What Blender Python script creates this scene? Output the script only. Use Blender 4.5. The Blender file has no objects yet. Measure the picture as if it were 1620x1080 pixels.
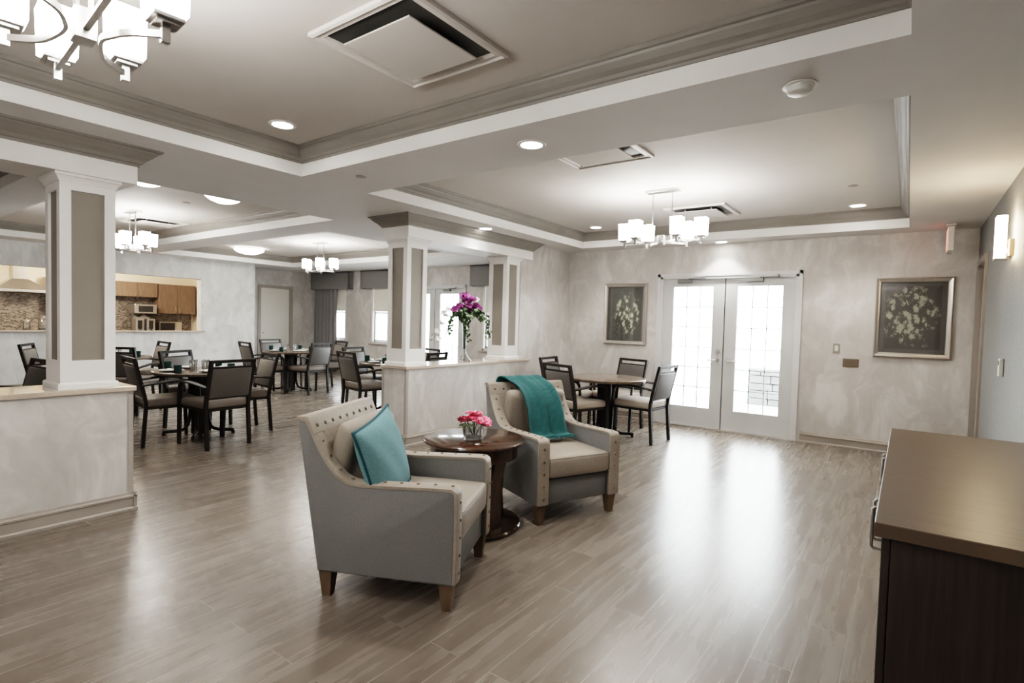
import bpy, bmesh, math, random
from mathutils import Vector, Matrix
random.seed(7)
PI = math.pi
sc = bpy.context.scene
C = sc.collection

# ------------------------------------------------------------------ tagging
def tag(o, label=None, cat=None, group=None, kind=None):
    if label: o['label'] = label
    if cat: o['category'] = cat
    if group: o['group'] = group
    if kind: o['kind'] = kind
    return o

def thing(name, label, cat, loc=(0, 0, 0), rz=0.0, group=None):
    o = bpy.data.objects.new(name, None)
    o.empty_display_size = 0.1
    C.objects.link(o)
    o.location = loc
    o.rotation_euler = (0, 0, rz)
    return tag(o, label, cat, group)

def dup(root, loc, rz, label=None, group=None):
    r = root.copy(); C.objects.link(r)
    r.location = loc; r.rotation_euler = (0, 0, rz)
    if label: r['label'] = label
    if group: r['group'] = group
    for ch in list(root.children):
        c = ch.copy(); C.objects.link(c); c.parent = r
        for g in list(ch.children):
            d = g.copy(); C.objects.link(d); d.parent = c
    return r

# ------------------------------------------------------------------ mesh builder
class MB:
    def __init__(s):
        s.bm = bmesh.new()
    def box(s, c, d, bev=0.0, rot=None, mi=0, seg=2):
        r = bmesh.ops.create_cube(s.bm, size=1.0)
        vs = r['verts']
        for v in vs:
            v.co = Vector((v.co.x*d[0], v.co.y*d[1], v.co.z*d[2]))
        fs = set(f for v in vs for f in v.link_faces)
        if bev > 0:
            es = list(set(e for v in vs for e in v.link_edges))
            rr = bmesh.ops.bevel(s.bm, geom=es, offset=bev, segments=seg, affect='EDGES', profile=0.5)
            fs = set(f for f in rr['faces']) | set(f for v in rr['verts'] for f in v.link_faces)
            vs = list(set(v for f in fs for v in f.verts))
        if mi:
            for f in fs: f.material_index = mi
        M = Matrix.Translation(Vector(c))
        if rot is not None: M = M @ rot
        bmesh.ops.transform(s.bm, matrix=M, verts=vs)
        return s
    def bb(s, x0, x1, y0, y1, z0, z1, bev=0.0, mi=0):
        return s.box(((x0+x1)/2, (y0+y1)/2, (z0+z1)/2), (abs(x1-x0), abs(y1-y0), abs(z1-z0)), bev, None, mi)
    def tube(s, pts, r, n=8, closed=False, cap=True, rx=None, phase=None, mi=0):
        pts = [Vector(p) for p in pts]
        k = len(pts)
        rs = r if isinstance(r, (list, tuple)) else [r]*k
        T = []
        for i in range(k):
            a = pts[i-1] if (i > 0 or closed) else pts[i]
            b = pts[(i+1) % k] if (i < k-1 or closed) else pts[i]
            T.append((b-a).normalized())
        up = Vector((0, 0, 1)) if abs(T[0].z) < 0.9 else Vector((0, 1, 0))
        N = (up - T[0]*up.dot(T[0])).normalized()
        rings = []
        ph = PI/n if phase is None else phase
        for i in range(k):
            N = (N - T[i]*N.dot(T[i]))
            N = N.normalized() if N.length > 1e-6 else Vector((1, 0, 0))
            B = T[i].cross(N)
            ring = []
            for j in range(n):
                a = 2*PI*j/n + ph
                q = rs[i]; qx = q if rx is None else rx
                ring.append(s.bm.verts.new(pts[i] + N*math.cos(a)*q + B*math.sin(a)*qx))
            rings.append(ring)
        m = k if closed else k-1
        for i in range(m):
            A, Bq = rings[i], rings[(i+1) % k]
            for j in range(n):
                f = s.bm.faces.new((A[j], A[(j+1) % n], Bq[(j+1) % n], Bq[j])); f.material_index = mi
        if cap and not closed:
            s.bm.faces.new(list(reversed(rings[0]))).material_index = mi
            s.bm.faces.new(rings[-1]).material_index = mi
        return s
    def lathe(s, prof, c=(0, 0, 0), n=32, cap=True, mi=0, sx=1, sy=1):
        rings = []
        for (r, z) in prof:
            rings.append([s.bm.verts.new((c[0]+r*sx*math.cos(2*PI*j/n), c[1]+r*sy*math.sin(2*PI*j/n), c[2]+z)) for j in range(n)])
        for A, B in zip(rings, rings[1:]):
            for j in range(n):
                s.bm.faces.new((A[j], A[(j+1) % n], B[(j+1) % n], B[j])).material_index = mi
        if cap:
            s.bm.faces.new(list(reversed(rings[0]))).material_index = mi
            s.bm.faces.new(rings[-1]).material_index = mi
        return s
    def prism(s, poly, axis, a, b, bev=0.0, mi=0):
        # poly: list of (p,q); axis 'x': p=y,q=z ; 'y': p=x,q=z ; 'z': p=x,q=y
        def P(p, q, t):
            return {'x': (t, p, q), 'y': (p, t, q), 'z': (p, q, t)}[axis]
        A = [s.bm.verts.new(P(p, q, a)) for p, q in poly]
        B = [s.bm.verts.new(P(p, q, b)) for p, q in poly]
        n = len(poly)
        fs = [s.bm.faces.new(list(reversed(A))), s.bm.faces.new(B)]
        for j in range(n):
            fs.append(s.bm.faces.new((A[j], A[(j+1) % n], B[(j+1) % n], B[j])))
        if mi:
            for f in fs: f.material_index = mi
        if bev > 0:
            es = list(set(e for f in fs for e in f.edges))
            bmesh.ops.recalc_face_normals(s.bm, faces=fs)
            bmesh.ops.bevel(s.bm, geom=es, offset=bev, segments=2, affect='EDGES', profile=0.5)
        return s
    def grid(s, fn, nu, nv, cu=False, mi=0):
        V = [[s.bm.verts.new(fn(i/nu, j/nv)) for j in range(nv+1)] for i in range(nu if cu else nu+1)]
        L = len(V)
        for i in range(nu):
            for j in range(nv):
                s.bm.faces.new((V[i][j], V[(i+1) % L][j], V[(i+1) % L][j+1], V[i][j+1])).material_index = mi
        return s
    def quad(s, a, b, c, d, mi=0):
        s.bm.faces.new([s.bm.verts.new(p) for p in (a, b, c, d)]).material_index = mi
        return s
    def ringsweep(s, prof, x0, x1, y0, y1, sgn=1, mi=0):
        # mitred frame around a rectangle; prof (o,z); sgn=+1 inset, -1 outset
        rings = []
        for o, z in prof:
            o *= sgn
            rings.append([s.bm.verts.new(p) for p in ((x0+o, y0+o, z), (x1-o, y0+o, z), (x1-o, y1-o, z), (x0+o, y1-o, z))])
        n = len(rings)
        for i in range(n):
            A, B = rings[i], rings[(i+1) % n]
            for j in range(4):
                s.bm.faces.new((A[j], A[(j+1) % 4], B[(j+1) % 4], B[j])).material_index = mi
        return s
    def merge(s, d=1e-5):
        bmesh.ops.remove_doubles(s.bm, verts=s.bm.verts, dist=d); return s
    def tf(s, M):
        bmesh.ops.transform(s.bm, matrix=M, verts=s.bm.verts); return s
    def build(s, name, mats, parent=None, smooth=None, loc=None, rz=0.0):
        bmesh.ops.recalc_face_normals(s.bm, faces=s.bm.faces)
        me = bpy.data.meshes.new(name)
        s.bm.to_mesh(me); s.bm.free()
        for m in (mats if isinstance(mats, (list, tuple)) else [mats]):
            me.materials.append(m)
        if smooth:
            me.shade_smooth()
            if smooth is not True:
                me.set_sharp_from_angle(angle=math.radians(smooth))
        o = bpy.data.objects.new(name, me)
        C.objects.link(o)
        if parent: o.parent = parent
        if loc: o.location = loc
        if rz: o.rotation_euler = (0, 0, rz)
        return o

def struct(o):
    o['kind'] = 'structure'; return o

# ------------------------------------------------------------------ materials
def mat(name, col=(.5, .5, .5), rough=.5, metal=0., emit=None, es=0., spec=.5, coat=0., alpha=1.):
    m = bpy.data.materials.new(name); m.use_nodes = True
    b = m.node_tree.nodes['Principled BSDF']
    b.inputs['Base Color'].default_value = (*col, 1)
    b.inputs['Roughness'].default_value = rough
    b.inputs['Metallic'].default_value = metal
    b.inputs['Specular IOR Level'].default_value = spec
    b.inputs['Coat Weight'].default_value = coat
    if emit:
        b.inputs['Emission Color'].default_value = (*emit, 1)
        b.inputs['Emission Strength'].default_value = es
    return m

def nodes(m):
    nt = m.node_tree
    return nt, nt.nodes, nt.links, nt.nodes['Principled BSDF']

def ramp(nt, stops, fac):
    r = nt.nodes.new('ShaderNodeValToRGB')
    e = r.color_ramp.elements
    while len(e) > 1: e.remove(e[-1])
    e[0].position = stops[0][0]; e[0].color = (*stops[0][1], 1)
    for p, c in stops[1:]:
        q = e.new(p); q.color = (*c, 1)
    nt.links.new(fac, r.inputs['Fac'])
    return r

def coord(nt, scale=(1, 1, 1), rot=(0, 0, 0), kind='Object', geo=False):
    mp = nt.nodes.new('ShaderNodeMapping')
    mp.inputs['Scale'].default_value = scale
    mp.inputs['Rotation'].default_value = rot
    if geo:
        t = nt.nodes.new('ShaderNodeNewGeometry'); nt.links.new(t.outputs['Position'], mp.inputs['Vector'])
    else:
        t = nt.nodes.new('ShaderNodeTexCoord'); nt.links.new(t.outputs[kind], mp.inputs['Vector'])
    return mp

def noise(nt, vec, scale, detail=4, rough=.55, dist=0.):
    n = nt.nodes.new('ShaderNodeTexNoise')
    n.inputs['Scale'].default_value = scale
    n.inputs['Detail'].default_value = detail
    n.inputs['Roughness'].default_value = rough
    n.inputs['Distortion'].default_value = dist
    nt.links.new(vec, n.inputs['Vector'])
    return n

def bump(nt, b, h, strength=.2, dist=.01):
    n = nt.nodes.new('ShaderNodeBump')
    n.inputs['Strength'].default_value = strength
    n.inputs['Distance'].default_value = dist
    nt.links.new(h, n.inputs['Height'])
    nt.links.new(n.outputs['Normal'], b.inputs['Normal'])

def noisy(name, c0, c1, scale=(1, 1, 1), ns=3., rough=.6, lo=.35, hi=.65, detail=5, dist=0., bmp=0., bdist=.003, spec=.5, coat=0., metal=0.):
    m = mat(name, c0, rough, metal, spec=spec, coat=coat)
    nt, N, L, b = nodes(m)
    mp = coord(nt, scale)
    n = noise(nt, mp.outputs['Vector'], ns, detail, .6, dist)
    r = ramp(nt, [(lo, c0), (hi, c1)], n.outputs['Fac'])
    L.new(r.outputs['Color'], b.inputs['Base Color'])
    if bmp: bump(nt, b, n.outputs['Fac'], bmp, bdist)
    return m

# wallpaper with feathery plumes
def wallpaper(name, dark, mid, light):
    m = mat(name, mid, .62, spec=.35)
    nt, N, L, b = nodes(m)
    warp = noise(nt, coord(nt, (1, 1, 1), geo=True).outputs['Vector'], 1.6, 3, .5, .6)
    mp = coord(nt, (1.0, 1.0, .55), geo=True)
    add = N.new('ShaderNodeVectorMath'); add.operation = 'MULTIPLY_ADD'
    L.new(warp.outputs['Color'], add.inputs[0]); add.inputs[1].default_value = (.55, .55, .55)
    L.new(mp.outputs['Vector'], add.inputs[2])
    big = noise(nt, add.outputs['Vector'], 2.6, 3, .5, .8)
    m2 = coord(nt, (1, 1, .16), (0, .35, 0), geo=True)
    add2 = N.new('ShaderNodeVectorMath'); add2.operation = 'MULTIPLY_ADD'
    L.new(warp.outputs['Color'], add2.inputs[0]); add2.inputs[1].default_value = (.6, .6, .2)
    L.new(m2.outputs['Vector'], add2.inputs[2])
    fine = noise(nt, add2.outputs['Vector'], 13, 4, .6, .4)
    mix = N.new('ShaderNodeMath'); mix.operation = 'MULTIPLY_ADD'
    L.new(fine.outputs['Fac'], mix.inputs[0]); mix.inputs[1].default_value = .5
    L.new(big.outputs['Fac'], mix.inputs[2])
    r = ramp(nt, [(.55, dark), (.74, mid), (.95, light)], mix.outputs[0])
    L.new(r.outputs['Color'], b.inputs['Base Color'])
    return m

WP = wallpaper('wallpaper_plume', (.455, .43, .412), (.515, .492, .472), (.635, .617, .60))
WPK = wallpaper('wallpaper_pale', (.50, .50, .49), (.575, .575, .565), (.68, .68, .67))
SOFF = noisy('soffit_paint', (.63, .61, .60), (.66, .64, .63), ns=2, rough=.8)
WHITE = noisy('white_trim_paint', (.76, .75, .735), (.80, .79, .775), ns=3, rough=.5)
TRAY = noisy('tray_taupe_paint', (.52, .487, .46), (.545, .512, .485), ns=2, rough=.8)
CROWN = noisy('taupe_moulding', (.215, .197, .18), (.235, .216, .198), ns=3, rough=.5)
BASEB = noisy('taupe_baseboard', (.30, .27, .24), (.33, .295, .262), ns=3, rough=.45)
PANEL = noisy('taupe_panel', (.225, .20, .175), (.245, .22, .192), ns=3, rough=.55)
LEDGE = noisy('speckled_ledge', (.44, .36, .29), (.60, .52, .45), ns=160, rough=.12, detail=3, coat=.4)
RWALL = noisy('woven_bluegrey', (.185, .183, .175), (.235, .232, .224), (1, 1, 6), ns=25, rough=.7)
CREAM = noisy('kitchen_cream', (.72, .64, .52), (.76, .68, .56), ns=2, rough=.7)
DOORG = noisy('door_light_grey', (.52, .53, .535), (.56, .57, .575), ns=2, rough=.45)
DFRAME = noisy('door_frame_grey', (.58, .585, .585), (.62, .625, .625), ns=2, rough=.45)
TAUPED = noisy('taupe_door', (.25, .22, .19), (.27, .24, .21), ns=2, rough=.5)
PALED = noisy('pale_door', (.62, .60, .55), (.65, .63, .58), ns=2, rough=.5)
BLIND = noisy('roller_fabric', (.74, .71, .64), (.78, .75, .68), ns=60, rough=.8)
GREYF = noisy('grey_drape', (.185, .178, .176), (.24, .232, .23), (1, 1, 1), ns=140, rough=.85, bmp=.15)
METAL = noisy('brushed_steel', (.55, .53, .50), (.62, .60, .57), (30, 1, 1), ns=6, rough=.3, metal=1.)
NICKEL = noisy('satin_nickel', (.42, .405, .385), (.48, .465, .445), (12, 12, 1), ns=4, rough=.28, metal=1.)
BLACK = noisy('dark_bronze_frame', (.015, .0115, .0095), (.023, .018, .0155), ns=5, rough=.5, spec=.3)
UPH = noisy('taupe_vinyl_back', (.095, .088, .082), (.12, .112, .105), ns=90, rough=.5)
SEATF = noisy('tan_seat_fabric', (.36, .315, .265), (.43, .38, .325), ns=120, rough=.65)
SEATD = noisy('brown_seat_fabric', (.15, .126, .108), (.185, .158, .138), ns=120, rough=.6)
TBW = noisy('table_walnut', (.115, .084, .065), (.17, .13, .103), (1, 9, 1), ns=4, rough=.22, dist=.4)
DARKW = noisy('espresso_wood', (.030, .015, .009), (.062, .033, .020), (1, 10, 1), ns=3, rough=.16, dist=.5, coat=.3)
CHAIRG = noisy('chair_grey_linen', (.135, .135, .133), (.185, .184, .18), ns=220, rough=.8, bmp=.1)
CHAIRT = noisy('chair_tan_leather', (.255, .217, .182), (.305, .264, .224), ns=60, rough=.5)
CHAIRC = noisy('chair_cushion_tan', (.25, .216, .182), (.295, .258, .22), ns=90, rough=.55)
BUTTON = mat('bronze_nail', (.20, .16, .12), .35, .7)
LEGW = noisy('weathered_oak_leg', (.10, .066, .038), (.16, .11, .07), (1, 1, .2), ns=18, rough=.5)
TEALP = noisy('teal_pillow_weave', (.10, .215, .245), (.165, .305, .335), ns=170, rough=.8, bmp=.15)
TEALD = mat('teal_piping', (.008, .075, .10), .7)
TEALB = noisy('teal_throw_knit', (.014, .078, .083), (.026, .118, .122), (60, 1, 1), ns=3, rough=.85)
PINK = noisy('pink_petal', (.80, .045, .16), (.95, .32, .42), ns=35, rough=.6)
PURP = noisy('purple_petal', (.09, .004, .065), (.19, .014, .135), ns=20, rough=.55)
WPET = noisy('white_petal', (.72, .72, .66), (.80, .80, .74), ns=12, rough=.6)
LEAF = noisy('leaf_green', (.03, .065, .022), (.085, .13, .055), ns=14, rough=.5)
CABT = noisy('credenza_top_walnut', (.092, .066, .047), (.118, .086, .063), (1.5, 26, 1), ns=3, rough=.34, dist=.3, spec=.4)
CABS = noisy('credenza_side_dark', (.026, .019, .016), (.040, .030, .025), (26, 26, 1.2), ns=3, rough=.45, dist=.3)
KWOOD = noisy('kitchen_walnut', (.13, .088, .062), (.18, .125, .09), (6, 6, 1), ns=4, rough=.4)
CHINA = mat('white_china', (.78, .77, .74), .2)
TEALC = mat('dark_teal_glass', (.018, .055, .053), .25)
LINEN = noisy('white_napkin', (.68, .68, .66), (.76, .76, .74), ns=50, rough=.85)
BLKP = mat('black_plastic', (.02, .02, .02), .3)
PLAST = mat('white_plastic', (.70, .69, .66), .4)
DARKHOLE = mat('vent_dark_throat', (.05, .048, .046), .6)
VENTF = noisy('vent_frame_paint', (.57, .535, .505), (.60, .565, .535), ns=2, rough=.5)
STONE = noisy('pale_garden_stone', (.10, .10, .098), (.16, .16, .155), (1, 1, 3), ns=5, rough=.9)
PAVE = noisy('pale_patio_concrete', (.42, .42, .41), (.50, .50, .49), ns=2, rough=.9)

def lamp_mat(name, col, es):
    return mat(name, (.85, .85, .83), .35, emit=col, es=es)
SHADE = lamp_mat('opal_glass_lit', (1.0, .97, .92), 12.5)
POT = lamp_mat('downlight_lens_lit', (1.0, .96, .90), 14.)
DOME = lamp_mat('dome_glass_lit', (1.0, .96, .88), 5.)
SCON = lamp_mat('sconce_glass_lit', (1.0, .76, .48), 16.)
REDE = lamp_mat('exit_red_lit', (1.0, .12, .05), .25)

def glassy(name, tint=(.95, .97, .97), rough=.0, gl=.10):
    m = bpy.data.materials.new(name); m.use_nodes = True
    nt = m.node_tree; N = nt.nodes; L = nt.links
    N.remove(N['Principled BSDF'])
    out = [n for n in N if n.type == 'OUTPUT_MATERIAL'][0]
    t = N.new('ShaderNodeBsdfTransparent'); t.inputs['Color'].default_value = (*tint, 1)
    g = N.new('ShaderNodeBsdfGlossy'); g.inputs['Roughness'].default_value = rough
    lw = N.new('ShaderNodeLayerWeight'); lw.inputs['Blend'].default_value = .25
    mr = N.new('ShaderNodeMath'); mr.operation = 'MULTIPLY_ADD'
    L.new(lw.outputs['Fresnel'], mr.inputs[0]); mr.inputs[1].default_value = .6; mr.inputs[2].default_value = gl*.4
    mx = N.new('ShaderNodeMixShader')
    L.new(mr.outputs[0], mx.inputs['Fac']); L.new(t.outputs[0], mx.inputs[1]); L.new(g.outputs[0], mx.inputs[2])
    L.new(mx.outputs[0], out.inputs['Surface'])
    return m
GLASS = glassy('window_glass')
VGLASS = glassy('clear_vase_glass', (.965, .975, .975), .0, .2)
TGLASS = glassy('tumbler_glass', (.95, .96, .96), .03, .9)
CLOSER = mat('closer_grey_enamel', (.20, .20, .20), .45)
MUNT = mat('muntin_grey', (.22, .225, .23), .5)
PICG = glassy('picture_glass', (1, 1, 1), .02, .12)

# plank floor
def floor_mat():
    m = mat('grey_oak_planks', (.3, .25, .21), .36, spec=.5)
    nt, N, L, b = nodes(m)
    mp = coord(nt, (1, 1, 1), (0, 0, PI/2), geo=True)
    br = N.new('ShaderNodeTexBrick')
    br.offset = .37; br.squash = 1.0
    br.inputs['Scale'].default_value = 1.0
    br.inputs['Brick Width'].default_value = 1.25
    br.inputs['Row Height'].default_value = .165
    br.inputs['Mortar Size'].default_value = .0019
    br.inputs['Mortar Smooth'].default_value = .1
    br.inputs['Color1'].default_value = (0, 0, 0, 1)
    br.inputs['Color2'].default_value = (1, 1, 1, 1)
    br.inputs['Mortar'].default_value = (.5, .5, .5, 1)
    L.new(mp.outputs['Vector'], br.inputs['Vector'])
    # grain offset per plank
    sep = N.new('ShaderNodeMath'); sep.operation = 'MULTIPLY'; sep.inputs[1].default_value = 37.
    L.new(br.outputs['Color'], sep.inputs[0])
    cmb = N.new('ShaderNodeCombineXYZ'); L.new(sep.outputs[0], cmb.inputs['X']); L.new(sep.outputs[0], cmb.inputs['Z'])
    mg = coord(nt, (7.5, .55, 1), geo=True)
    ad = N.new('ShaderNodeVectorMath'); ad.operation = 'ADD'
    L.new(mg.outputs['Vector'], ad.inputs[0]); L.new(cmb.outputs[0], ad.inputs[1])
    g = noise(nt, ad.outputs['Vector'], 2.2, 6, .58, .25)
    mg2 = coord(nt, (60, 2.2, 1), geo=True)
    ad2 = N.new('ShaderNodeVectorMath'); ad2.operation = 'ADD'
    L.new(mg2.outputs['Vector'], ad2.inputs[0]); L.new(cmb.outputs[0], ad2.inputs[1])
    g2 = noise(nt, ad2.outputs['Vector'], 2.0, 3, .6, .2)
    a = N.new('ShaderNodeMath'); a.operation = 'MULTIPLY_ADD'; a.inputs[1].default_value = .18
    L.new(g2.outputs['Fac'], a.inputs[0]); L.new(g.outputs['Fac'], a.inputs[2])
    a2 = N.new('ShaderNodeMath'); a2.operation = 'MULTIPLY_ADD'; a2.inputs[1].default_value = .20
    L.new(br.outputs['Color'], a2.inputs[0]); L.new(a.outputs[0], a2.inputs[2])
    r = ramp(nt, [(.34, (.108, .088, .070)), (.62, (.152, .127, .104)), (.86, (.180, .154, .129)), (1.0, (.205, .180, .155))], a2.outputs[0])
    mx = N.new('ShaderNodeMix'); mx.data_type = 'RGBA'
    L.new(br.outputs['Fac'], mx.inputs['Factor'])
    L.new(r.outputs['Color'], mx.inputs[6]); mx.inputs[7].default_value = (.30, .27, .24, 1)  # seams paler than the planks: glints off the bevelled edges, put into the colour
    L.new(mx.outputs[2], b.inputs['Base Color'])
    rr = N.new('ShaderNodeMath'); rr.operation = 'MULTIPLY_ADD'; rr.inputs[1].default_value = .14; rr.inputs[2].default_value = .20
    L.new(g.outputs['Fac'], rr.inputs[0]); L.new(rr.outputs[0], b.inputs['Roughness'])
    bump(nt, b, a.outputs[0], .06, .002)
    return m
FLOOR = floor_mat()

# mosaic backsplash
def mosaic():
    m = mat('mosaic_backsplash', (.2, .17, .14), .25)
    nt, N, L, b = nodes(m)
    t = N.new('ShaderNodeNewGeometry')
    sx = N.new('ShaderNodeSeparateXYZ'); L.new(t.outputs['Position'], sx.inputs[0])
    cb = N.new('ShaderNodeCombineXYZ'); L.new(sx.outputs['Y'], cb.inputs['X']); L.new(sx.outputs['Z'], cb.inputs['Y'])
    br = N.new('ShaderNodeTexBrick'); br.inputs['Scale'].default_value = 1
    br.inputs['Brick Width'].default_value = .05; br.inputs['Row Height'].default_value = .025
    br.inputs['Mortar Size'].default_value = .002
    br.inputs['Color1'].default_value = (.03, .026, .023, 1); br.inputs['Color2'].default_value = (.20, .178, .155, 1)
    br.inputs['Mortar'].default_value = (.25, .22, .19, 1)
    L.new(cb.outputs[0], br.inputs['Vector']); L.new(br.outputs['Color'], b.inputs['Base Color'])
    return m
MOSAIC = mosaic()

def art_mat(name, seed, dark, green, pale, cx, cy, rad):
    m = mat(name, dark, .6)
    nt, N, L, b = nodes(m)
    t = N.new('ShaderNodeTexCoord')
    mp = N.new('ShaderNodeMapping'); L.new(t.outputs['Generated'], mp.inputs['Vector'])
    mp.inputs['Location'].default_value = (seed, 0, seed*.7); mp.inputs['Scale'].default_value = (1, .05, 1)
    v = N.new('ShaderNodeTexVoronoi'); v.inputs['Scale'].default_value = 9.
    L.new(mp.outputs['Vector'], v.inputs['Vector'])
    n = noise(nt, mp.outputs['Vector'], 22., 4, .6, 1.0)
    d = N.new('ShaderNodeVectorMath'); d.operation = 'DISTANCE'; d.inputs[1].default_value = (cx, 0, cy)
    L.new(t.outputs['Generated'], d.inputs[0])
    n2 = noise(nt, mp.outputs['Vector'], 5., 2)
    k = N.new('ShaderNodeMath'); k.operation = 'MULTIPLY_ADD'; k.inputs[1].default_value = .5
    L.new(n2.outputs['Fac'], k.inputs[0]); L.new(d.outputs['Value'], k.inputs[2])
    mask = ramp(nt, [(rad+.18, (1, 1, 1)), (rad+.30, (0, 0, 0))], k.outputs[0])
    a = N.new('ShaderNodeMath'); a.operation = 'MULTIPLY_ADD'; a.inputs[1].default_value = -.7
    L.new(v.outputs['Distance'], a.inputs[0]); L.new(n.outputs['Fac'], a.inputs[2])
    r = ramp(nt, [(.06, dark), (.16, green), (.25, pale)], a.outputs[0])
    mx = N.new('ShaderNodeMix'); mx.data_type = 'RGBA'
    L.new(mask.outputs['Color'], mx.inputs['Factor'])
    mx.inputs[6].default_value = (*dark, 1); L.new(r.outputs['Color'], mx.inputs[7])
    L.new(mx.outputs[2], b.inputs['Base Color'])
    return m

# ------------------------------------------------------------------ measured planes
ZS, ZT, ZB = 2.565, 2.785, 2.665          # soffit, tray ceiling, top of white band
XR, YB = .58, 7.72                         # right wall, back wall
XP0, XP1 = -4.87, -4.47                    # half wall faces
YD, XK, XD = 8.72, -12.2, -13.0            # dining window wall, kitchen wall, wall with pale door
YF = -3.0
TR = [(-4.06, -.04, -1.45, 2.59), (-4.06, -.04, 3.255, 7.33), (-11.6, -5.53, 1.75, 3.95), (-11.8, -6.4, 4.45, 7.33), (-11.6, -5.53, -1.45, 1.33)]

# floor
struct(MB().bb(-15.6, XR+.3, YF-.1, YD+.12, -.1, 0).build('floor', FLOOR))

# ceiling: soffit with tray recesses
def ceiling():
    b = MB()
    xs = sorted(set([-15.6, XR+.1] + [v for t in TR for v in t[:2]]))
    ys = sorted(set([YF-.1, YD+.1] + [v for t in TR for v in t[2:]]))
    for i in range(len(xs)-1):
        for j in range(len(ys)-1):
            cx, cy = (xs[i]+xs[i+1])/2, (ys[j]+ys[j+1])/2
            if any(t[0] < cx < t[1] and t[2] < cy < t[3] for t in TR): continue
            b.quad((xs[i], ys[j], ZS), (xs[i+1], ys[j], ZS), (xs[i+1], ys[j+1], ZS), (xs[i], ys[j+1], ZS))
    for x0, x1, y0, y1 in TR:
        for a, c in (((x0, y0), (x1, y0)), ((x1, y0), (x1, y1)), ((x1, y1), (x0, y1)), ((x0, y1), (x0, y0))):
            b.quad((*a, ZS), (*c, ZS), (*c, ZT), (*a, ZT), mi=1)
        b.quad((x0, y0, ZT), (x1, y0, ZT), (x1, y1, ZT), (x0, y1, ZT), mi=2)
    b.merge()
    return struct(b.build('ceiling', [SOFF, WHITE, TRAY]))
ceiling()
CP = [(0, ZB), (.010, ZB), (.012, ZB+.012), (.022, ZB+.018), (.030, ZB+.034), (.050, ZB+.052), (.070, ZB+.080), (.074, ZB+.092), (.086, ZB+.096), (.086, ZT), (0, ZT)]
for i, t in enumerate(TR):
    struct(MB().ringsweep(CP, *t).build('trim_%d' % (i+1), CROWN))

# walls -------------------------------------------------------------
def wall_y(name, y0, y1, x0, x1, holes, m, z1=2.9):
    # wall slab spanning x, with rectangular openings (xa,xb,za,zb)
    b = MB()
    xs = sorted(set([x0, x1]+[h[0] for h in holes]+[h[1] for h in holes]))
    zs = sorted(set([0, z1]+[h[2] for h in holes]+[h[3] for h in holes]))
    for i in range(len(xs)-1):
        for j in range(len(zs)-1):
            cx, cz = (xs[i]+xs[i+1])/2, (zs[j]+zs[j+1])/2
            if any(h[0] < cx < h[1] and h[2] < cz < h[3] for h in holes): continue
            b.bb(xs[i], xs[i+1], y0, y1, zs[j], zs[j+1])
    return struct(b.build(name, m))
def wall_x(name, x0, x1, y0, y1, holes, m, z1=2.9):
    b = MB()
    ys = sorted(set([y0, y1]+[h[0] for h in holes]+[h[1] for h in holes]))
    zs = sorted(set([0, z1]+[h[2] for h in holes]+[h[3] for h in holes]))
    for i in range(len(ys)-1):
        for j in range(len(zs)-1):
            cy, cz = (ys[i]+ys[i+1])/2, (zs[j]+zs[j+1])/2
            if any(h[0] < cy < h[1] and h[2] < cz < h[3] for h in holes): continue
            b.bb(x0, x1, ys[i], ys[i+1], zs[j], zs[j+1])
    return struct(b.build(name, m))

DX0, DX1, DZ = -2.97, -1.12, 2.15
wall_y('wall_back', YB, YB+.16, -4.55, XR, [(DX0, DX1, 0, DZ)], WP)
wall_x('wall_side', -4.83, -4.50, 6.345, YD, [], WP)
wall_x('wall_right', XR, XR+.16, YF, YB+.16, [(6.80, 7.62, 0, 2.20)], RWALL)
W1, W2, W3 = (-12.45, -11.62), (-10.62, -9.55), (-7.12, -5.98)
GX0, GX1 = -9.42, -7.60
WZ0, WZ1 = .80, 2.25
wall_y('wall_dining', YD, YD+.16, -13.0, -4.83, [(*w, WZ0, WZ1) for w in (W1, W2, W3)] + [(GX0, GX1, 0, 2.15)], WP)
KO = (-1.2, 5.45, 1.02, 2.145)
wall_x('wall_kitchen', XK-.18, XK, YF, 6.63, [KO], WPK)
wall_x('wall_door', XD-.12, XD, 6.2, YD, [(7.14, 8.08, 0, 2.17)], WP)
wall_x('wall_kitchen_back', -15.22, -15.1, YF, 6.75, [], CREAM)
wall_y('wall_kitchen_side', 6.55, 6.63, -15.1, XK-.18, [], CREAM)
wall_y('wall_front', YF-.12, YF, -15.1, XR, [], WP)
# small return behind the kitchen wall end
struct(MB().bb(-13.0, -12.38, 6.55, 6.64, 0, 2.9).build('wall_return', WP))
# backsplash tiles
struct(MB().bb(-15.1, -15.085, -1, 6.5, .9, 1.80).build('wall_backsplash', MOSAIC))

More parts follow.
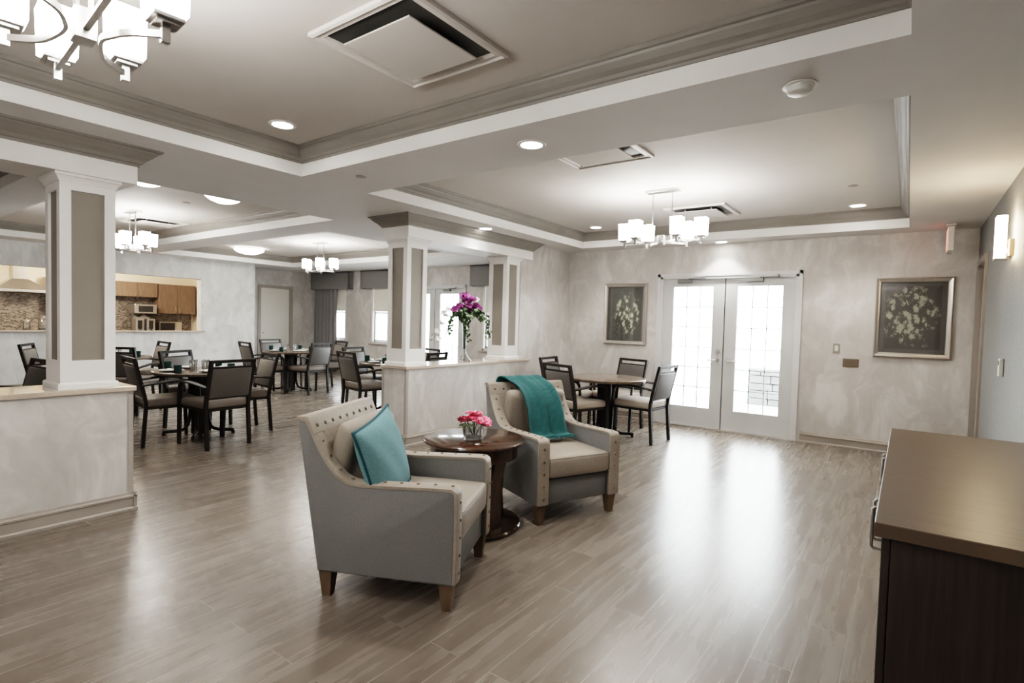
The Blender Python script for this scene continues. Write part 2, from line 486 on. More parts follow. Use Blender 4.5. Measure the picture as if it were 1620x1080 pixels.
# half walls with ledges, baseboards, corner guards
def baseboard(name, runs):
    # runs: list of (axis, fixed, a, b, sign); profile depth along sign
    b = MB()
    P = [(0, 0), (.024, 0), (.024, .016), (.013, .026), (.013, .088), (.020, .094), (.020, .106), (.010, .114), (.007, .128), (0, .132)]
    for ax, f, a, c, sg in runs:
        poly = [(f+sg*d, z) for d, z in P]
        b.prism(poly, 'x' if ax == 'x' else 'y', a, c)
    return struct(b.build(name, BASEB))
def half_wall(name, y0, y1, ends):
    w = struct(MB().bb(XP0, XP1, y0, y1, 0, .86).build(name, WP))
    MB().bb(XP0-.02, XP1+.02, y0-.02, y1+(.02 if ends != 'R' else 0), .86, .895, .006).build('ledge', LEDGE, w)
    g = MB()
    t = .004
    for (x, y) in ([(XP1, y0), (XP0, y0)] if ends == 'R' else [(XP1, y1), (XP0, y1)]):
        sx = 1 if x == XP1 else -1
        sy = -1 if ends == 'R' else 1
        g.bb(x-sx*.03, x+sx*t, y, y+sy*t, .132, .86)
        g.bb(x, x+sx*t, y-sy*.03, y+sy*t, .132, .86)
    g.build('corner_guard', mat('corner_guard_'+ends, (.36, .33, .30), .5), w)
    return w
half_wall('wall_half_left', -1.6, 1.535, 'L')
half_wall('wall_half_right', 4.165, 6.56, 'R')
baseboard('baseboard_left', [('y', XP1, -1.6, 1.56, 1), ('x', 1.535, XP0, XP1+.02, 1)])
baseboard('baseboard_right', [('y', XP1, 4.14, 6.56, 1), ('x', 4.165, XP0, XP1+.02, -1)])
baseboard('baseboard_back', [('x', YB, -4.50, DX0-.06, -1), ('x', YB, DX1+.06, XR, -1)])
baseboard('baseboard_side', [('y', -4.50, 6.56, YB, 1)])
baseboard('baseboard_wall', [('y', XR, YF, 6.72, -1)])
baseboard('baseboard_dining', [('x', YD, -13.0, GX0-.06, -1), ('x', YD, GX1+.06, -4.83, -1)])
baseboard('baseboard_kitchen', [('y', XK, YF, 6.63, 1), ('y', XD, 6.63, 7.06, 1), ('y', XD, 8.16, YD, 1)])

# dropped beams over the half walls
def beam(name, y0, y1):
    b = MB()
    b.bb(XP0-.01, XP1+.01, y0, y1, 2.325, ZS+.02)
    B0 = 2.448
    prof = [(0, B0), (.010, B0), (.014, B0+.014), (.026, B0+.020), (.040, B0+.040), (.070, B0+.062), (.098, B0+.090), (.102, B0+.100), (.122, B0+.104), (.122, ZS+.01), (0, ZS+.01)]
    b.ringsweep(prof, XP0-.01, XP1+.01, y0, y1, -1, mi=1)
    return struct(b.build(name, [WHITE, CROWN]))
beam('trim_6', -1.6, 1.56)
beam('trim_7', 4.145, 6.585)

# panelled columns
def column(y0, y1, label):
    x0, x1 = -4.825, -4.515
    cx, cy = (x0+x1)/2, (y0+y1)/2
    hw, hd = (x1-x0)/2, (y1-y0)/2
    t = thing('panelled_column', label, 'column', (cx, cy, .895), 0, 'panelled columns on the half walls')
    H = 2.325-.895
    st, z0, z1 = .062, .19, H-.105      # stile width, panel bottom, top
    d = .018
    b = MB()
    b.bb(-hw+d, hw-d, -hd+d, hd-d, 0, H)
    for sx in (-1, 1):
        for sy in (-1, 1):
            b.bb(sx*hw, sx*(hw-st), sy*hd, sy*(hd-st), 0, H)
    for s in (-1, 1):
        for za, zb in ((0, z0), (z1, H)):
            b.bb(s*hw, s*(hw-d-.002), -hd+st, hd-st, za, zb)
            b.bb(-hw+st, hw-st, s*hd, s*(hd-d-.002), za, zb)
    b.build('shaft', WHITE, t)
    for s in (-1, 1):
        MB().bb(s*(hw-d+.002), s*(hw-d-.004), -hd+st, hd-st, z0, z1).build('panel', PANEL, t)
        MB().bb(-hw+st, hw-st, s*(hd-d+.002), s*(hd-d-.004), z0, z1).build('panel', PANEL, t)
    B = MB(); B.ringsweep([(0, 0), (.016, 0), (.016, .03), (.010, .04), (0, .044)], -hw, hw, -hd, hd, -1)
    B.build('base_moulding', WHITE, t)
    K = MB(); K.ringsweep([(0, H-.055), (.006, H-.055), (.010, H-.042), (.022, H-.022), (.030, H-.018), (.030, H), (0, H)], -hw, hw, -hd, hd, -1)
    K.build('capital', WHITE, t)
    return t
column(1.135, 1.445, 'white square column with taupe panels on the left half wall')
column(4.185, 4.495, 'white square column with taupe panels at the near end of the right half wall')
column(6.03, 6.34, 'white square column with taupe panels at the far end of the right half wall')

# ------------------------------------------------------------------ french doors
def closer(parent, x, y, z, sg, w=.34):
    b = MB().bb(x, x+sg*.20, y-.055, y-.005, z-.05, z, .006)
    b.tube([(x+sg*.16, y-.05, z+.006), (x+sg*w, y-.10, z+.006)], .009, 6)
    b.tube([(x+sg*w, y-.10, z+.004), (x+sg*(w-.04), y-.02, z+.05)], .008, 6)
    return b.build('door_closer', CLOSER, parent)
def french(name, x0, x1, y, zt, handle_z=.97):
    fr = struct(MB().bb(x0, x0+.055, y-.02, y+.14, 0, zt).bb(x1-.055, x1, y-.02, y+.14, 0, zt).bb(x0, x1, y-.02, y+.14, zt-.055, zt)
                .bb(x0-.02, x0+.02, y-.03, y-.002, 0, zt+.02).bb(x1-.02, x1+.02, y-.03, y-.002, 0, zt+.02).bb(x0-.02, x1+.02, y-.03, y-.002, zt-.02, zt+.02)
                .build(name, DFRAME))
    a, c = x0+.053, x1-.053
    m = (a+c)/2
    MB().bb(m-.02, m+.02, y+.061, y+.075, .012, zt-.05).build('astragal', BLKP, fr)
    for k, (p, q) in enumerate(((a, m-.007), (m+.007, c))):
        st = .155 if (q-p) > .5 else .12
        z0, z1 = .285, 1.985
        yy0, yy1 = y+.015, y+.06
        lf = MB().bb(p, p+st, yy0, yy1, .012, zt-.05).bb(q-st, q, yy0, yy1, .012, zt-.05).bb(p+st, q-st, yy0, yy1, .012, z0).bb(p+st, q-st, yy0, yy1, z1, zt-.05)
        leaf = lf.build('door_leaf', DOORG, fr)
        MB().bb(p+st, q-st, y+.034, y+.038, z0, z1).build('glass', GLASS, leaf)
        g = MB()
        for i in (1, 2):
            xx = p+st+(q-p-2*st)*i/3
            g.bb(xx-.006, xx+.006, y+.040, y+.052, z0, z1)
        for i in range(1, 6):
            zz = z0+(z1-z0)*i/6
            g.bb(p+st, q-st, y+.040, y+.052, zz-.006, zz+.006)
        g.build('muntin', MUNT, leaf)
        hx = q-.07 if k == 0 else p+.07
        sg = -1 if k == 0 else 1
        hb = MB().tube([(hx, y+.016, handle_z), (hx, y-.012, handle_z)], .028, 16)
        hb.tube([(hx, y-.01, handle_z), (hx, y-.045, handle_z), (hx+sg*.02, y-.05, handle_z), (hx+sg*.12, y-.05, handle_z-.004)], .010, 8)
        hb.build('lever_handle', METAL, leaf, 40)
        if k == 0:
            MB().tube([(hx, y+.016, handle_z+.12), (hx, y-.012, handle_z+.12)], .03, 16).build('deadbolt', METAL, leaf, 40)
        closer(leaf, p+.42 if k == 0 else q-.42, y+.015, zt-.075, 1 if k == 0 else -1, .36) if False else closer(leaf, (p+.22 if k == 0 else p+.28), y+.015, zt-.062, 1, .40)
    MB().bb(x0, x1, y-.03, y+.14, 0, .012).build('threshold', METAL, fr)
    return fr
french('door_1', DX0, DX1, YB, DZ)
french('door_4', GX0, GX1, YD, 2.15)

# taupe door in the right wall (beside the far corner)
d = struct(MB().bb(XR+.03, XR+.10, 6.865, 7.555, .005, 2.135).build('door_2', TAUPED))
MB().bb(XR-.02, XR+.12, 6.80, 6.865, 0, 2.20).bb(XR-.02, XR+.12, 7.555, 7.62, 0, 2.20).bb(XR-.02, XR+.12, 6.865, 7.555, 2.135, 2.20).build('door_frame', BASEB, d)
# pale door in the dining room
d = struct(MB().bb(XD-.09, XD-.04, 7.215, 8.005, .005, 2.10).build('door_3', PALED))
MB().bb(XD-.12, XD+.02, 7.14, 7.215, 0, 2.17).bb(XD-.12, XD+.02, 8.005, 8.08, 0, 2.17).bb(XD-.12, XD+.02, 7.215, 8.005, 2.10, 2.17).build('door_frame', BASEB, d)
MB().tube([(XD-.04, 7.30, .98), (XD+.03, 7.30, .98), (XD+.035, 7.42, .98)], .011, 8).build('lever_handle', METAL, d, 40)

# ------------------------------------------------------------------ windows, valances, curtain
def window(n, x0, x1):
    w = struct(MB().bb(x0, x0+.045, YD-.005, YD+.12, WZ0, WZ1).bb(x1-.045, x1, YD-.005, YD+.12, WZ0, WZ1).bb(x0, x1, YD-.005, YD+.12, WZ1-.05, WZ1).bb(x0, x1, YD-.005, YD+.12, WZ0, WZ0+.05).build('window_%d' % n, WHITE))
    MB().bb(x0-.06, x1+.06, YD-.05, YD+.02, WZ0-.035, WZ0, .004).build('window_sill', BASEB, w)
    s = MB()
    zm = (WZ0+WZ1)/2+.02
    s.bb(x0+.045, x0+.085, YD+.05, YD+.09, WZ0+.05, WZ1-.05).bb(x1-.085, x1-.045, YD+.05, YD+.09, WZ0+.05, WZ1-.05)
    s.bb(x0+.045, x1-.045, YD+.05, YD+.09, WZ0+.05, WZ0+.09).bb(x0+.045, x1-.045, YD+.05, YD+.09, WZ1-.09, WZ1-.05).bb(x0+.045, x1-.045, YD+.05, YD+.09, zm-.02, zm+.02)
    s.build('window_sash', DFRAME, w)
    MB().bb(x0+.06, x1-.06, YD+.068, YD+.072, WZ0+.07, WZ1-.07).build('pane', GLASS, w)
    r = MB().bb(x0+.05, x1-.05, YD+.018, YD+.022, 1.60, WZ1-.05).bb(x0+.05, x1-.05, YD+.012, YD+.028, 1.575, 1.60)
    r.build('roller_blind', BLIND, w)
for i, w in enumerate((W1, W2, W3)): window(i+1, *w)
def valance(x0, x1, label):
    b = MB().bb(x0, x1, YD-.16, YD-.14, 2.13, 2.555, .004).bb(x0, x0+.02, YD-.16, YD-.002, 2.13, 2.555).bb(x1-.02, x1, YD-.16, YD-.002, 2.13, 2.555).bb(x0, x1, YD-.16, YD-.002, 2.535, 2.555)
    return tag(b.build('valance', GREYF), label, 'valance', 'grey box valances in the dining room')
valance(-12.92, -11.34, 'grey fabric box valance above the curtained window by the pale door')
valance(-10.88, -9.30, 'grey fabric box valance above the dining window left of the near right column')
valance(-7.36, -5.75, 'grey fabric box valance above the dining window behind the flower vase')
def curtain():
    def fn(u, v):
        x = -12.87 + .92*u
        a = math.sin(u*2*PI*6.2)*.030 + math.sin(u*2*PI*2.1+1)*.015
        sp = 1 + .06*(1-v)
        return (-12.40 + (x+12.40)*sp, YD-.085 + a*(1.0 - .25*v), .02 + 2.46*v)
    b = MB().grid(fn, 110, 10)
    o = b.build('curtain', GREYF, smooth=True)
    md = o.modifiers.new('thick', 'SOLIDIFY'); md.thickness = .004
    return tag(o, 'full length grey curtain hanging at the left side of a dining window', 'curtain')
curtain()

# outside ------------------------------------------------------------
struct(MB().bb(-20, 8, YD+.16, 22, -.14, -.03).bb(-4.83, 8, YB+.16, YD+.16, -.14, -.03).build('ground', PAVE))
def stonewall():
    b = MB()
    rnd = random.Random(3)
    z = -.03
    while z < .55:
        h = rnd.uniform(.11, .16); x = -2.45
        while x < .2:
            w = rnd.uniform(.22, .5)
            b.box((x+w/2, 11.2+rnd.uniform(-.015, .015), z+h/2), (w-.012, .34, h-.010), .012)
            x += w
        z += h
    return tag(b.build('stone_wall', STONE), 'low pale stone garden wall outside the right glazed door', 'garden wall')
stonewall()

# ------------------------------------------------------------------ armchairs
def rounded(poly, r, n=4):
    out = []
    k = len(poly)
    for i in range(k):
        p0, p, p1 = Vector(poly[i-1]), Vector(poly[i]), Vector(poly[(i+1) % k])
        rr = r[i] if isinstance(r, (list, tuple)) else r
        if rr <= 0: out.append(tuple(p)); continue
        a = (p0-p); c = (p1-p)
        q = min(rr, a.length*.45, c.length*.45)
        A = p+a.normalized()*q; B = p+c.normalized()*q
        for j in range(n+1):
            t = j/n
            out.append(tuple(A*(1-t)**2 + p*2*t*(1-t) + B*t*t))
    return out
def puff(cx, cy, cz, w, d, h, puffz=.03, rot=None, corner=.03, n=14, mb=None):
    # soft box cushion: w along x, d along y, h along z
    b = MB()
    b.box((0, 0, 0), (w, d, h), corner, seg=3)
    bmesh.ops.subdivide_edges(b.bm, edges=[e for e in b.bm.edges if e.calc_length() > .08], cuts=7, use_grid_fill=True)
    for v in b.bm.verts:
        u, q = v.co.x/(w/2), v.co.y/(d/2)
        k = max(0, (1-u*u))*max(0, (1-q*q))
        if v.co.z > h*.2: v.co.z += puffz*k**.6
        elif v.co.z < -h*.2: v.co.z -= puffz*.2*k
        kz = max(0, 1-(v.co.z/(h/2))**2)
        v.co.x *= 1+.03*kz*(1-q*q*.8)*(abs(u) > .9)
        v.co.y *= 1+.02*kz*(1-u*u*.8)*(abs(q) > .9)
    M = Matrix.Translation((cx, cy, cz))
    if rot is not None: M = M @ rot
    b.tf(M)
    return b
def armchair(label, loc, rz):
    t = thing('armchair', label, 'armchair', loc, rz, 'grey armchairs with nailhead trim')
    Z0 = .135
    # side silhouette, right and left wings (x,z)
    side = [(.355, Z0), (.360, .585), (.33, .604), (-.15, .590), (-.235, .612), (-.305, .675), (-.362, .757), (-.405, .842), (-.432, .912), (-.485, .905), (-.365, Z0)]
    side = rounded(side, [.01, .04, .03, .02, .06, .06, .06, .05, .02, .03, .01])
    body = MB()
    for s in (-1, 1):
        body.prism(side, 'y', s*.36, s*.275, .010)
    # back board
    back = rounded([(-.315, .30), (-.410, .86), (-.440, .908), (-.484, .902), (-.365, Z0), (-.315, Z0)], [0, .02, .012, .02, .01, 0])
    body.prism(back, 'y', -.30, .30, .006)
    # base under seat and front rail
    body.bb(-.33, .335, -.29, .29, Z0, .315, .012)
    body.build('upholstered_frame', CHAIRG, t, 35)
    # tan front band following arm fronts, arm tops, wing curve and back top
    path = [(.365, Z0+.01), (.368, .40), (.366, .56), (.352, .602), (.30, .612), (.08, .604), (-.15, .598), (-.235, .620), (-.300, .682), (-.354, .762), (-.397, .845), (-.424, .912)]
    pin = [(.30, Z0+.03)]*0
    def smooth_path(p, m=4):
        v = [Vector((a, 0, b)) for a, b in p]; out = []
        for i in range(len(v)-1):
            p0 = v[max(i-1, 0)]; p1 = v[i]; p2 = v[i+1]; p3 = v[min(i+2, len(v)-1)]
            for j in range(m):
                q = j/m
                out.append(.5*((2*p1)+(p2-p0)*q+(2*p0-5*p1+4*p2-p3)*q*q+(3*p1-p0-3*p2+p3)*q**3))
        out.append(v[-1]); return out
    sp = smooth_path(path)
    for s in (-1, 1):
        b = MB()
        y0, y1 = s*.362, s*.272
        rows = []
        for i, p in enumerate(sp):
            a = sp[max(i-1, 0)]; c = sp[min(i+1, len(sp)-1)]
            tv = (c-a).normalized(); nv = Vector((tv.z, 0, -tv.x))
            o, inn = p+nv*.003, p-nv*.014
            rows.append([b.bm.verts.new((q.x, yy, q.z)) for q, yy in ((inn, y0), (p+nv*.0, y0), (o, y0-s*.01), (o+nv*.003, (y0+y1)/2), (o, y1+s*.01), (p, y1), (inn, y1))])
        for A, B in zip(rows, rows[1:]):
            for j in range(6): b.bm.faces.new((A[j], A[j+1], B[j+1], B[j]))
            b.bm.faces.new((A[6], A[0], B[0], B[6]))
        b.bm.faces.new(rows[0]); b.bm.faces.new(list(reversed(rows[-1])))
        band = b.build('trim_band', CHAIRT, t, 50)
        # nailheads at even steps
        acc = 0; last = sp[0]; nxt = .045
        for i in range(1, len(sp)):
            seg = (sp[i]-last).length
            while acc+seg >= nxt:
                q = last.lerp(sp[i], (nxt-acc)/seg)
                tv = (sp[i]-sp[i-1]).normalized(); nv = Vector((tv.z, 0, -tv.x))
                nb = MB(); nb.lathe([(.0, -.002), (.0105, -.001), (.0095, .003), (.005, .0062), (.0004, .007)], n=10, cap=False)
                rot = Vector((0, 0, 1)).rotation_difference(nv).to_matrix().to_4x4()
                nb.tf(Matrix.Translation((q.x+nv.x*.005, s*.317, q.z+nv.z*.005)) @ rot)
                nb.build('nailhead', BUTTON, band, True)
                nxt += .088
            acc += seg; last = sp[i]
    # top band of the back (front face)
    tb = MB()
    tb.prism(rounded([(-.384, .832), (-.418, .910), (-.430, .922), (-.488, .918), (-.488, .900), (-.44, .890), (-.405, .832)], .006), 'y', -.364, .364, .003)
    tb.prism([(-.352, .70), (-.386, .838), (-.41, .838), (-.378, .70)], 'y', -.2735, .2735)
    tb = tb.build('back_band', CHAIRT, t, 40)
    for k in range(9):
        y = -.312+.078*k
        nb = MB(); nb.lathe([(.0, -.002), (.0105, -.001), (.0095, .003), (.005, .0062), (.0004, .007)], n=10, cap=False)
        nv = Vector((.86, 0, .5))
        rot = Vector((0, 0, 1)).rotation_difference(nv).to_matrix().to_4x4()
        nb.tf(Matrix.Translation((-.400, y, .872)) @ rot)
        nb.build('nailhead', BUTTON, tb, True)
    # cushions
    sc_ = puff(.045, 0, .398, .64, .545, .145, .018, corner=.022)
    sc_ = sc_.build('seat_cushion', CHAIRC, t, True)
    for zz in (.335, .462):
        MB().tube(rounded3([(.360, -.262, zz), (.360, .262, zz), (-.25, .262, zz), (-.25, -.262, zz)], .03), .006, 6, closed=True).build('piping', CHAIRC, sc_, True)
    rot = Matrix.Rotation(math.radians(-76), 4, 'Y')
    bc = puff(-.310, 0, .662, .43, .53, .11, .032, rot=rot, corner=.04)
    bc = bc.build('back_cushion', CHAIRC, t, True)
    for sx, sy in ((1, 1), (1, -1), (-1, 1), (-1, -1)):
        l = MB()
        cx, cy = (.315 if sx > 0 else -.325), sy*.315
        tx, ty = cx+sx*.005, cy+sy*.008
        A = [(-.036, -.036), (.036, -.036), (.036, .036), (-.036, .036)]
        vb = [l.bm.verts.new((cx+a*.62, cy+c*.62, 0)) for a, c in A]
        vt = [l.bm.verts.new((cx+a, cy+c, Z0+.005)) for a, c in A]
        l.bm.faces.new(vb); l.bm.faces.new(vt)
        for j in range(4): l.bm.faces.new((vb[j], vb[(j+1) % 4], vt[(j+1) % 4], vt[j]))
        l.build('leg', LEGW, t)
    return t
def rounded3(pts, r, n=4):
    out = []; k = len(pts)
    for i in range(k):
        p0, p, p1 = Vector(pts[i-1]), Vector(pts[i]), Vector(pts[(i+1) % k])
        A = p+(p0-p).normalized()*r; B = p+(p1-p).normalized()*r
        for j in range(n+1):
            q = j/n; out.append(A*(1-q)**2+p*2*q*(1-q)+B*q*q)
    return out
NEAR = (Vector((-2.20, 2.11, 0)), math.radians(25.2))
FAR = (Vector((-2.215, 3.62, 0)), math.radians(-24.3))
armchair('grey armchair with tan nailhead trim holding the teal pillow', NEAR[0], NEAR[1])
armchair('grey armchair with tan nailhead trim under the teal throw', FAR[0], FAR[1])
def local(base, x, y, z):
    c, s = math.cos(base[1]), math.sin(base[1])
    return Vector((base[0].x+c*x-s*y, base[0].y+s*x+c*y, z))

# teal pillow leaning on the near chair
def pillow():
    W, T = .46, .15
    def surf(sg):
        def fn(u, v):
            a, c = u*2-1, v*2-1
            k = (max(0, 1-abs(a)**2.4)*max(0, 1-abs(c)**2.4))**.55
            pinch = 1-.07*(1-abs(a)**2)*1.0*abs(c)**6
            pin2 = 1-.07*(1-abs(c)**2)*abs(a)**6
            wr = .006*math.sin(a*9+c*5)*k
            return (sg*(T/2*k+wr*.5), a*W/2*pin2, c*W/2*pinch)
        return fn
    p = MB().grid(surf(1), 22, 22).grid(surf(-1), 22, 22).merge(1e-4)
    M = Matrix.Translation(local(NEAR, -.105, -.150, .682)) @ Matrix.Rotation(NEAR[1], 4, 'Z') @ Matrix.Rotation(math.radians(-15), 4, 'Y') @ Matrix.Rotation(math.radians(9.6), 4, 'X')
    ob = p.build('throw_pillow', TEALP, smooth=True)
    ob.matrix_world = M
    tag(ob, 'square teal pillow with dark teal piping leaning in the near armchair', 'pillow')
    pts = []
    f = surf(1)
    for i in range(24): pts.append(f(i/24, 0))
    for i in range(24): pts.append(f(1, i/24))
    for i in range(24): pts.append(f(1-i/24, 1))
    for i in range(24): pts.append(f(0, 1-i/24))
    pp = MB().tube(pts, .007, 6, closed=True).build('piping', TEALD, ob, True)
pillow()

# teal throw over the far chair
def throw():
    base = [(-.545, .60), (-.545, .80), (-.528, .915), (-.485, .952), (-.43, .950), (-.395, .932), (-.335, .912), (-.255, .875), (-.188, .80), (-.150, .70), (-.130, .60), (-.118, .545), (-.09, .518), (-.02, .520)]
    n = len(base)-1
    def P(v):
        q = v*n; i = min(int(q), n-1); t = q-i
        p = [Vector(base[max(0, min(n, k))]) for k in (i-1, i, i+1, i+2)]
        return .5*((2*p[1])+(p[2]-p[0])*t+(2*p[0]-5*p[1]+4*p[2]-p[3])*t*t+(3*p[1]-p[0]-3*p[2]+p[3])*t**3)
    def fn(u, v):
        p = P(v)
        drift = -.06+.13*max(0, v-.25)
        w = .36-.03*v
        y = drift+(u-.5)*w + .012*math.sin(v*9)*(u-.5)
        amp = .016*min(1, max(0, (v-.15)*3))
        off = amp*(math.sin(u*2*PI*2.2+v*2.2)+.5*math.sin(u*2*PI*4.1+1.3+v))+.024
        return (p.x+off*.8, y, p.y+off*.35)
    b = MB().grid(fn, 40, 60)
    o = b.build('throw_blanket', TEALB, smooth=True)
    o.location = FAR[0]; o.rotation_euler = (0, 0, FAR[1])
    md = o.modifiers.new('thick', 'SOLIDIFY'); md.thickness = .010; md.offset = 1
    tag(o, 'dark teal knitted throw draped over the back of the far armchair', 'throw blanket')
    fr = MB()
    rnd = random.Random(5)
    for i in range(46):
        u = (i+.5)/46
        a = Vector(fn(u, 1)); d_ = Vector((.035+rnd.uniform(-.01, .012), rnd.uniform(-.014, .014), -.004))
        fr.tube([a, a+d_*.5+Vector((0, 0, .004)), a+d_], .0028, 4)
    fr.build('fringe', TEALB, o)
throw()

# ------------------------------------------------------------------ round side table with bowl of peonies
TC = Vector((-2.42, 2.905, 0))
def side_table():
    t = thing('side_table', 'round dark wood side table between the two armchairs', 'side table', TC, .2)
    MB().lathe([(.30, .578), (.335, .580), (.348, .586), (.355, .597), (.352, .606), (.345, .610)], n=64).build('tabletop', DARKW, t, 40)
    MB().lathe([(.30, .49), (.305, .49), (.305, .579), (.285, .579), (.285, .49), (.30, .49)], n=64, cap=False).build('apron', DARKW, t, 40)
    MB().lathe([(.325, 0), (.335, .004), (.337, .022), (.330, .032), (.31, .034)], n=64).build('base', DARKW, t, 40)
    for k in range(4):
        a = k*PI/2+math.radians(-22)
        b = MB()
        prof = [(.25, .033), (.235, .20), (.245, .36), (.283, .50), (.286, .578)]
        L_, R_ = [], []
        for r_, z in prof:
            w = .050
            L_.append([b.bm.verts.new(p) for p in ((r_, -w, z), (r_, w, z), (r_-.055, w, z), (r_-.055, -w, z))])
        for A, B in zip(L_, L_[1:]):
            for j in range(4): b.bm.faces.new((A[j], A[(j+1) % 4], B[(j+1) % 4], B[j]))
        b.bm.faces.new(L_[0]); b.bm.faces.new(L_[-1])
        b.tf(Matrix.Rotation(a, 4, 'Z'))
        b.build('leg', DARKW, t, 40)
    return t
side_table()
FV = Vector((-2.40, 2.865, .611))
def fvase():
    o = MB().lathe([(.0, 0), (.062, 0), (.068, .006), (.072, .05), (.074, .10), (.070, .10), (.067, .05), (.062, .016), (.0, .014)], n=32, cap=False).build('glass_vase', VGLASS, smooth=40)
    o.location = FV
    tag(o, 'low clear glass vase holding pink peonies on the side table', 'vase')
    w = MB().lathe([(.0, .016), (.061, .016), (.066, .055), (.0, .055)], n=24, cap=False).build('water', VGLASS, o, 40)
fvase()
def bloom(b, c, R, layers, rnd, tilt=(0, 0), mi=0, cup=.55):
    base = Matrix.Translation(c) @ Matrix.Rotation(tilt[0], 4, 'X') @ Matrix.Rotation(tilt[1], 4, 'Y')
    for li in range(layers):
        f = (li+1)/layers
        n = 4+li*2
        for k in range(n):
            a = 2*PI*k/n + li*.5 + rnd.uniform(-.2, .2)
            L_ = R*(.55+.5*f)*rnd.uniform(.9, 1.1); w = R*(.45+.25*f)
            op = (.25+.95*f)*rnd.uniform(.9, 1.08)
            def fn(u, v):
                x = (u-.5)*2*w*math.sin(min(1, v*1.05)*PI*.62+.12)
                ang = op*(.35+.65*v)
                r_ = L_*v
                rad = r_*math.sin(ang)+.004
                z = r_*math.cos(ang)*.9 - R*.25 + .25*x*x/max(w, 1e-4)*cup
                z += .10*R*math.sin(u*9+k)*v
                return base @ (Matrix.Rotation(a, 4, 'Z') @ Vector((rad, x, z)))
            b.grid(fn, 4, 4, mi=mi)
rp = random.Random(11)
PO = [(-.052, -.03, .125, .50, -.3), (.0, -.062, .14, .55, .1), (.05, -.02, .135, .1, .5), (-.02, .045, .150, -.4, -.1), (.0, -.005, .172, 0, 0), (-.075, .02, .118, -.2, -.7), (.062, .04, .12, -.3, .6)]
PLAB = ['pink peony at the left of the side table vase, facing the near armchair', 'pink peony at the front of the side table vase', 'pink peony at the right front of the side table vase',
        'pink peony at the back of the side table vase', 'pink peony standing topmost in the side table vase', 'pink peony drooping at the far left rim of the side table vase', 'pink peony at the right back rim of the side table vase']
for (x, y, z, tx, ty), lab in zip(PO, PLAB):
    t = thing('peony', lab, 'flower', FV+Vector((x, y, z)), 0, 'pink peonies in the side table vase')
    b = MB(); bloom(b, Vector((0, 0, 0)), .048, 4, rp, (-tx*.6, ty*.8))
    b.build('bloom', PINK, t, True)
    MB().tube([(0, 0, -.01), (-x*.5, -y*.5, -z*.45), (-x*.8+.01, -y*.8, -z+.03)], .0035, 6).build('stem', LEAF, t, True)
    lf = MB()
    for k in range(2):
        a = rp.uniform(0, 6.28)
        def fn(u, v, a=a):
            w = .017*math.sin(v*PI)
            return Matrix.Rotation(a, 4, 'Z') @ Vector((.02+.06*v, (u-.5)*2*w, -.03-.015*v*v+.01*v))
        lf.grid(fn, 2, 6)
    lf.build('leaf', LEAF, t, True)

# ------------------------------------------------------------------ trumpet vase with orchids on the right half wall
OV = Vector((-4.64, 5.32, .8955))
def trumpet():
    o = MB().lathe([(.0, 0), (.088, 0), (.090, .008), (.062, .04), (.034, .085), (.024, .13), (.024, .17), (.028, .34), (.040, .50), (.060, .60), (.057, .60), (.036, .49), (.023, .33), (.017, .16), (.0, .15)], n=28, cap=False).build('trumpet_vase', VGLASS, smooth=40)
    o.location = OV
    tag(o, 'tall clear trumpet vase with flared foot on the right half wall', 'vase')
    rs = random.Random(4)
    b = MB()
    for k in range(12):
        a = rs.uniform(0, 6.28)
        b.tube([(.012*math.cos(a), .012*math.sin(a), .16), (.014*math.cos(a+1), .014*math.sin(a+1), .34), (.030*math.cos(a+1.5), .030*math.sin(a+1.5), .58)], .004, 5)
    b.build('stem_bundle', LEAF, o, True)
trumpet()
ro = random.Random(21)
def orchid_blossom(R, rnd, m, name, parent, c, tilt):
    b = MB()
    base = Matrix.Translation(c) @ Matrix.Rotation(tilt[2], 4, 'Z') @ Matrix.Rotation(tilt[1], 4, 'Y')
    for k in range(5):
        a = 2*PI*k/5+.3
        w = R*(.50 if k % 2 else .38)
        def fn(u, v):
            x = (u-.5)*2*w*math.sin(min(1, v)*PI*.8+.1)
            return base @ (Matrix.Rotation(a, 4, 'Z') @ Vector((R*v, x, R*.25*v*v+.2*abs(x))))
        b.grid(fn, 4, 4)
    b.lathe([(.001, R*.05), (R*.16, R*.12), (R*.12, R*.34), (.002, R*.42)], n=8, cap=False)
    b.tf(Matrix.Identity(4))
    return b.build(name, m, parent, True)
def spray(label, start, mid, end, n, R, m, group, cat='flower'):
    t = thing('orchid_spray', label, cat, OV, 0, group)
    P0, P1, P2 = Vector(start), Vector(mid), Vector(end)
    pts = [P0*(1-i/10)**2+P1*2*(i/10)*(1-i/10)+P2*(i/10)**2 for i in range(11)]
    root = Vector((P0.x*.15, P0.y*.15, .17))
    MB().tube([root]+pts, .003, 5).build('stem', LEAF, t, True)
    for i in range(n):
        q = .25+.75*i/max(1, n-1)
        p = P0*(1-q)**2+P1*2*q*(1-q)+P2*q*q
        p = p+Vector((ro.uniform(-.02, .035), ro.uniform(-.03, .03), ro.uniform(-.015, .02)))
        orchid_blossom(R*ro.uniform(.85, 1.1), ro, m, 'blossom', t, p, (0, ro.uniform(.5, 1.3), ro.uniform(-1.5, .4)))
    return t
G1 = 'orchid sprays in the trumpet vase'
spray('purple orchid spray rising to the top right of the trumpet vase', (.01, .02, .58), (.02, .05, .76), (.03, .09, .82), 6, .055, PURP, G1)
spray('purple orchid spray at the top centre of the trumpet vase', (.0, .0, .58), (.03, -.03, .76), (.02, -.03, .85), 6, .055, PURP, G1)
spray('purple orchid spray arching to the left from the trumpet vase', (.0, -.02, .58), (.02, -.14, .76), (.04, -.26, .66), 6, .050, PURP, G1)
